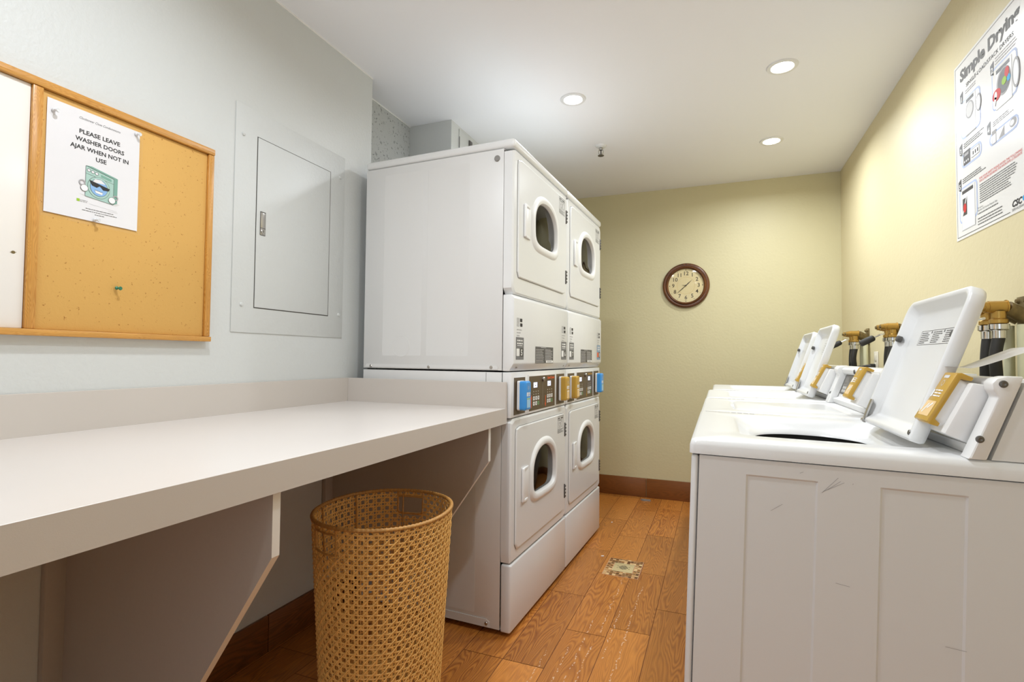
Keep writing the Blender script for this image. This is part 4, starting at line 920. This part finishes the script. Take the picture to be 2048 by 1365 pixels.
panelbox(.046, .345, .195, .482); machine(.085, .345, .160, .478); S.disc(.118, .43, .030, 'light_ink', 5, 'picture_drum'); S.disc(.118, .43, .025, 'pale_ink', 6, 'picture_drum'); S.disc(.183, .425, .018, 'light_ink', 5, 'picture_door', ry=.03); S.disc(.183, .425, .013, 'white_ink', 6, 'picture_door', ry=.024); S.line(.085, .348, .16, .348, .001, 'grey_ink', 5)
panelbox(.272, .345, .425, .482); machine(.296, .342, .395, .470); S.disc(.347, .415, .042, 'light_ink', 5, 'picture_drum'); S.disc(.350, .415, .036, 'sticker_dark', 6, 'picture_drum'); S.disc(.418, .405, .02, 'light_ink', 5, 'picture_door', ry=.045); S.disc(.418, .405, .014, 'white_ink', 6, 'picture_door', ry=.037)
S.disc(.305, .39, .026, 'red_ink', 7, 'picture_clothes', ry=.018); S.disc(.368, .432, .013, 'red_ink', 7, 'picture_clothes', ry=.016); S.disc(.352, .413, .014, 'green_ink', 8, 'picture_clothes', ry=.012); S.disc(.378, .41, .01, 'cyan_ink', 7, 'picture_clothes'); S.disc(.300, .39, .009, 'white_ink', 8, 'picture_hand', ry=.012); S.line(.29, .36, .30, .385, .012, 'white_ink', 8, 'picture_hand')
panelbox(.046, .243, .197, .295); S.rect(.062, .250, .115, .298, 'sticker_dark', 2, 'picture_keypad'); S.rect(.125, .257, .182, .286, 'black_ink', 2, 'picture_keypad'); S.rect(.1265, .2585, .1805, .2845, 'white_ink', 3, 'picture_keypad')
for q in range(3): S.rect(.135+q*.016, .265, .142+q*.016, .277, 'black_ink', 4, 'picture_keypad'); S.disc(.072+q*.014, .262, .004, 'white_ink', 4, 'picture_keypad')
S.rect(.07, .28, .105, .29, 'light_ink', 4, 'picture_keypad')
panelbox(.25, .243, .425, .285); S.rect(.268, .246, .295, .289, 'light_ink', 2, 'picture_slot'); S.rect(.27, .248, .293, .275, 'white_ink', 3, 'picture_slot'); S.poly([(.31, .25), (.345, .28), (.345, .25)], 'light_ink', 2, 'picture_slot'); S.disc(.395, .267, .02, 'light_ink', 2, 'picture_slot', ry=.014); S.disc(.39, .267, .012, 'white_ink', 3, 'picture_slot', ry=.008)
panelbox(.024, .05, .162, .178); machine(.042, .024, .145, .168); S.rect(.052, .075, .085, .135, 'sticker_dark', 5, 'picture_drum'); S.line(.05, .075, .085, .14, .006, 'white_ink', 6, 'picture_hand'); S.disc(.07, .1, .012, 'red_ink', 7, 'picture_clothes', ry=.016)
S.text('FOR YOUR SAFETY PLEASE AVOID THE FOLLOWING', .177, .1655, .0105, 'red_ink', 1, 'safety_heading', fit=.262); S.text('POR SU PROPIA SEGURIDAD, POR FAVOR EVITE LO SIGUIENTE', .177, .156, .0105, 'red_ink', 1, 'safety_heading', fit=.262)
S.lines(.178, .42, .150, .084, 9, 'grey_ink', 1, t=.0030, part='small_print'); S.lines(.295, .45, .514, .486, 3, 'light_ink', 1, t=.0032, part='small_print'); S.lines(.083, .18, .512, .496, 2, 'light_ink', 1, t=.0032, part='small_print')
S.lines(.065, .215, .33, .309, 3, 'grey_ink', 1, t=.0032, part='small_print'); S.lines(.275, .40, .318, .300, 3, 'light_ink', 1, t=.0032, part='small_print'); S.lines(.052, .232, .209, .188, 3, 'grey_ink', 1, t=.0032, part='small_print')
S.text('Use the CSC Service Request App', .162, .062, .0085, 'grey_ink', 1, 'contact_text', fit=.13); S.text('For service:', .162, .071, .008, 'grey_ink', 1, 'contact_text'); S.lines(.162, .328, .058, .050, 1, 'grey_ink', 1, t=.0032, part='contact_text')
S.lines(.162, .328, .042, .014, 3, 'grey_ink', 1, t=.0032, part='contact_text', ragged=.1)
S.text('CSC', .378, .017, .026, 'black_ink', 1, 'logo', shear=.25, fit=.055, bold=.001); S.disc(.445, .028, .008, 'cyan_ink', 1, 'logo_mark'); S.text('SERVICEWORKS', .378, .003+.002, .0105, 'grey_ink', 1, 'logo_line', fit=.095)
S.done()

# ------------------------------------------------------------------ floor drain
t = thing('floor_drain', 'square floor drain with small mosaic tile border in the wood floor', 'drain', (-.4655, 2.787, 0))
hx, hy = .0905, .1165
bm = bmesh.new(); add_box(bm, -hx, hx, -hy, hy, -.001, .0002); fin('grout_bed', bm, M['grout'], t)
cols = ['#7a5230', '#96693c', '#b98a55', '#e2c18c', '#5c3a1e', '#a97b4c', '#8f6f4a', '#d7ad78']
mats = [mat('mosaic_glass', c, .25) for c in cols]
bm = bmesh.new(); rnd = random.Random(11); nx, ny = 11, 20
for i in range(nx):
    for j in range(ny):
        x0 = -hx+.003+i*(2*hx-.006)/nx; y0 = -hy+.003+j*(2*hy-.006)/ny
        if abs(x0+.007) < .050 and abs(y0+.0055) < .058: continue
        add_box(bm, x0+.0007, x0+(2*hx-.006)/nx-.0007, y0+.0006, y0+(2*hy-.006)/ny-.0006, .0002, .0012, mi=rnd.randrange(len(mats)))
fin('mosaic_border', bm, mats, t)
bm = bmesh.new(); add_box(bm, -.052, .052, -.0555, .0555, .0003, .002, r=.0006); fin('drain_plate', bm, M['beige_drain'], t)
bm = bmesh.new()
for i in range(7):
    h = [.008, .02, .026, .028, .026, .02, .008][i]; x = -.021+i*.007; add_box(bm, x-.0018, x+.0018, -h, h, .0021, .0023)
for y in (-.012, .012):
    for s in (-1, 1): add_box(bm, s*.030-.003, s*.030+.003, y-.002, y+.002, .0021, .0023)
fin('slots', bm, M['black'], t)
bm = bmesh.new(); rnd = random.Random(5)
P = [(-.04, 0), (-.02, .02), (.01, .012), (.035, .016), (.04, -.008), (.012, -.014), (-.012, -.022)]
a = [bm.verts.new((x, y, .0006)) for x, y in P]; b = [bm.verts.new((x*.9, y*.9, .006+.004*rnd.random())) for x, y in P]; bm.faces.new(a[::-1]); bm.faces.new(b)
for k in range(len(P)): bm.faces.new([a[k], a[(k+1) % len(P)], b[(k+1) % len(P)], b[k]])
o = fin('floor_scrap', bm, M['silver_speck']); o.location = (-.526, 4.16, 0); tag(o, 'small grey scrap lying on the floor against the far baseboard', 'scrap')
for i, (x, y, s) in enumerate(((-.60, 2.905, .008), (-.665, 3.52, .007))):
    bm = bmesh.new(); add_box(bm, -s, s, -s*.5, s*.5, .0003, .003, r=.001); o = fin('paper_bit', bm, M['white_ink']); o.location = (x, y, 0); o.rotation_euler = (0, 0, .5+i)
    tag(o, ['tiny white paper bit on the floor beside the mosaic drain', 'tiny white paper bit on the floor beyond the far dryer'][i], 'paper bit')

# ------------------------------------------------------------------ cane hamper
def build_hamper():
    BX, BY, H = -.892, 1.272, .661
    t = thing('cane_hamper', 'tall round woven cane laundry hamper in front of the counter', 'basket', (BX, BY, 0), rz=.12)
    hxr, hyr = .186, .199
    def surf(u, z, dr=0):
        """u in turns, z in metres"""
        th = 2*PI*u; k = .80+.20*z/H; c, s = math.cos(th), math.sin(th); e = 2.15
        r = (abs(c/hxr)**e+abs(s/hyr)**e)**(-1/e)*k; 
        zz = z
        return Vector(((r+dr)*c, (r+dr)*s, zz))
    NC = 48; NR = 25; p = (H-.03)/NR; z0 = .012; du = 1/NC
    holes = [(1.98-.0, ), (0,)]
    hol = []
    for ang in HOLES: hol.append((ang, .034))
    def inhole(u, z):
        if not (H-.070 < z < H-.018): return False
        for a, hw in hol:
            d = (u-a+.5) % 1-.5
            if abs(d) < hw: return True
        return False
    bm = bmesh.new()
    def strand(path, wd, th, closed=False):
        """flat cane strip following (u,z,dr) samples"""
        segs = []; cur = []
        for q in path:
            if inhole(q[0] % 1, q[1]) or q[1] > H-.004 or q[1] < .006:
                if len(cur) > 1: segs.append(cur)
                cur = []
            else: cur.append(q)
        if len(cur) > 1: segs.append(cur)
        for sgm in segs:
            prev = None
            for i, (u, z, dr) in enumerate(sgm):
                P = surf(u, z, dr); a = sgm[max(i-1, 0)]; b = sgm[min(i+1, len(sgm)-1)]
                T = (surf(b[0], b[1], 0)-surf(a[0], a[1], 0)).normalized(); th_ = 2*PI*u; N = Vector((math.cos(th_), math.sin(th_), 0)); N = (N-T*N.dot(T)).normalized(); B = T.cross(N)
                ring = [bm.verts.new(P+B*wd/2), bm.verts.new(P+N*th+B*wd*.22), bm.verts.new(P+N*th-B*wd*.22), bm.verts.new(P-B*wd/2), bm.verts.new(P-N*th)]
                if prev:
                    for k in range(5): bm.faces.new([prev[k], prev[(k+1) % 5], ring[(k+1) % 5], ring[k]])
                prev = ring
    A = .0012; sp = .205
    # uprights in pairs
    for i in range(NC):
        for s in (-1, 1):
            u = (i+s*sp)*du; ph = PI if s > 0 else 0
            strand([(u, z0+p*(j*.5), A*math.cos(PI*j+ph)) for j in range(NR*2+2)], .0038, .0013)
    for j in range(NR+1):
        for s in (-1, 1):
            z = z0+p*(j+s*sp); ph = PI if s > 0 else 0
            strand([(i*du*.5+du*.25, z, -A*math.cos(PI*i+ph)) for i in range(NC*2+1)], .0038, .0013)
    for i in range(NC):
        for s in (-1, 1):
            strand([((i+.5+s*q*.5)*du, z0+p*q*.5, (.0016 if s > 0 else -.0004)+.0012*(1 if q % 2 else -1)) for q in range(NR*2+3)], .0037, .0014)
    w_ = fin('cane_weave', bm, M['cane'], t, ang=80, recalc=True); 
    # spine rods
    bm = bmesh.new()
    for k in range(8): add_tube(bm, [surf(k/8+.03, z, -.004) for z in (.01, .2, .4, H-.006)], .0022, 6)
    fin('stay', bm, M['cane_rim'], t)
    # wrapped rim
    bm = bmesh.new(); n = 340; prev = None; first = None
    for i in range(n):
        u = i/n; P = surf(u, H, 0); th = 2*PI*u; N = Vector((math.cos(th), math.sin(th), 0)); r = .0052+.0010*math.sin(i*2*PI/3.1)
        ring = [bm.verts.new(P+N*r*math.cos(2*PI*k/8)+Vector((0, 0, 1))*r*math.sin(2*PI*k/8)) for k in range(8)]
        if prev:
            for k in range(8): bm.faces.new([prev[k], prev[(k+1) % 8], ring[(k+1) % 8], ring[k]])
        else: first = ring
        prev = ring
    for k in range(8): bm.faces.new([prev[k], prev[(k+1) % 8], first[(k+1) % 8], first[k]])
    fin('rim', bm, M['cane_rim'], t, ang=80)
    for a, hw in hol:
        bm = bmesh.new(); q = [(a-hw, H-.004), (a-hw, H-.060), (a-hw*.8, H-.070), (a, H-.072), (a+hw*.8, H-.070), (a+hw, H-.060), (a+hw, H-.004)]
        q = [(u, z) for u, z in q]; pts = smooth_path([surf(u, z, .0005) for u, z in q], 5); add_tube(bm, pts, [.0032+.0007*math.sin(i*2.4) for i in range(len(pts))], 8)
        add_tube(bm, [surf(a-hw+2*hw*k/8, H-.018, .0) for k in range(9)], .0034, 8); fin('handle_wrap', bm, M['cane_rim'], t)
    bm = bmesh.new(); n = 48; bot = [bm.verts.new(surf(k/n, .008, -.003)) for k in range(n)]; bm.faces.new(bot); bmesh.ops.solidify(bm, geom=bm.faces[:], thickness=.004); fin('bottom', bm, M['cane'], t)
    bm = bmesh.new(); add_tube(bm, [surf(k/64, .006, 0) for k in range(65)], .006, 8, cap=False); fin('foot_ring', bm, M['cane_rim'], t)
# handle directions (turns): far side slightly right and its opposite, nearer the camera
HOLES = ((math.degrees(math.atan2(.80, -.05))/360) % 1, (math.degrees(math.atan2(-.74, -.28))/360) % 1)
build_hamper()
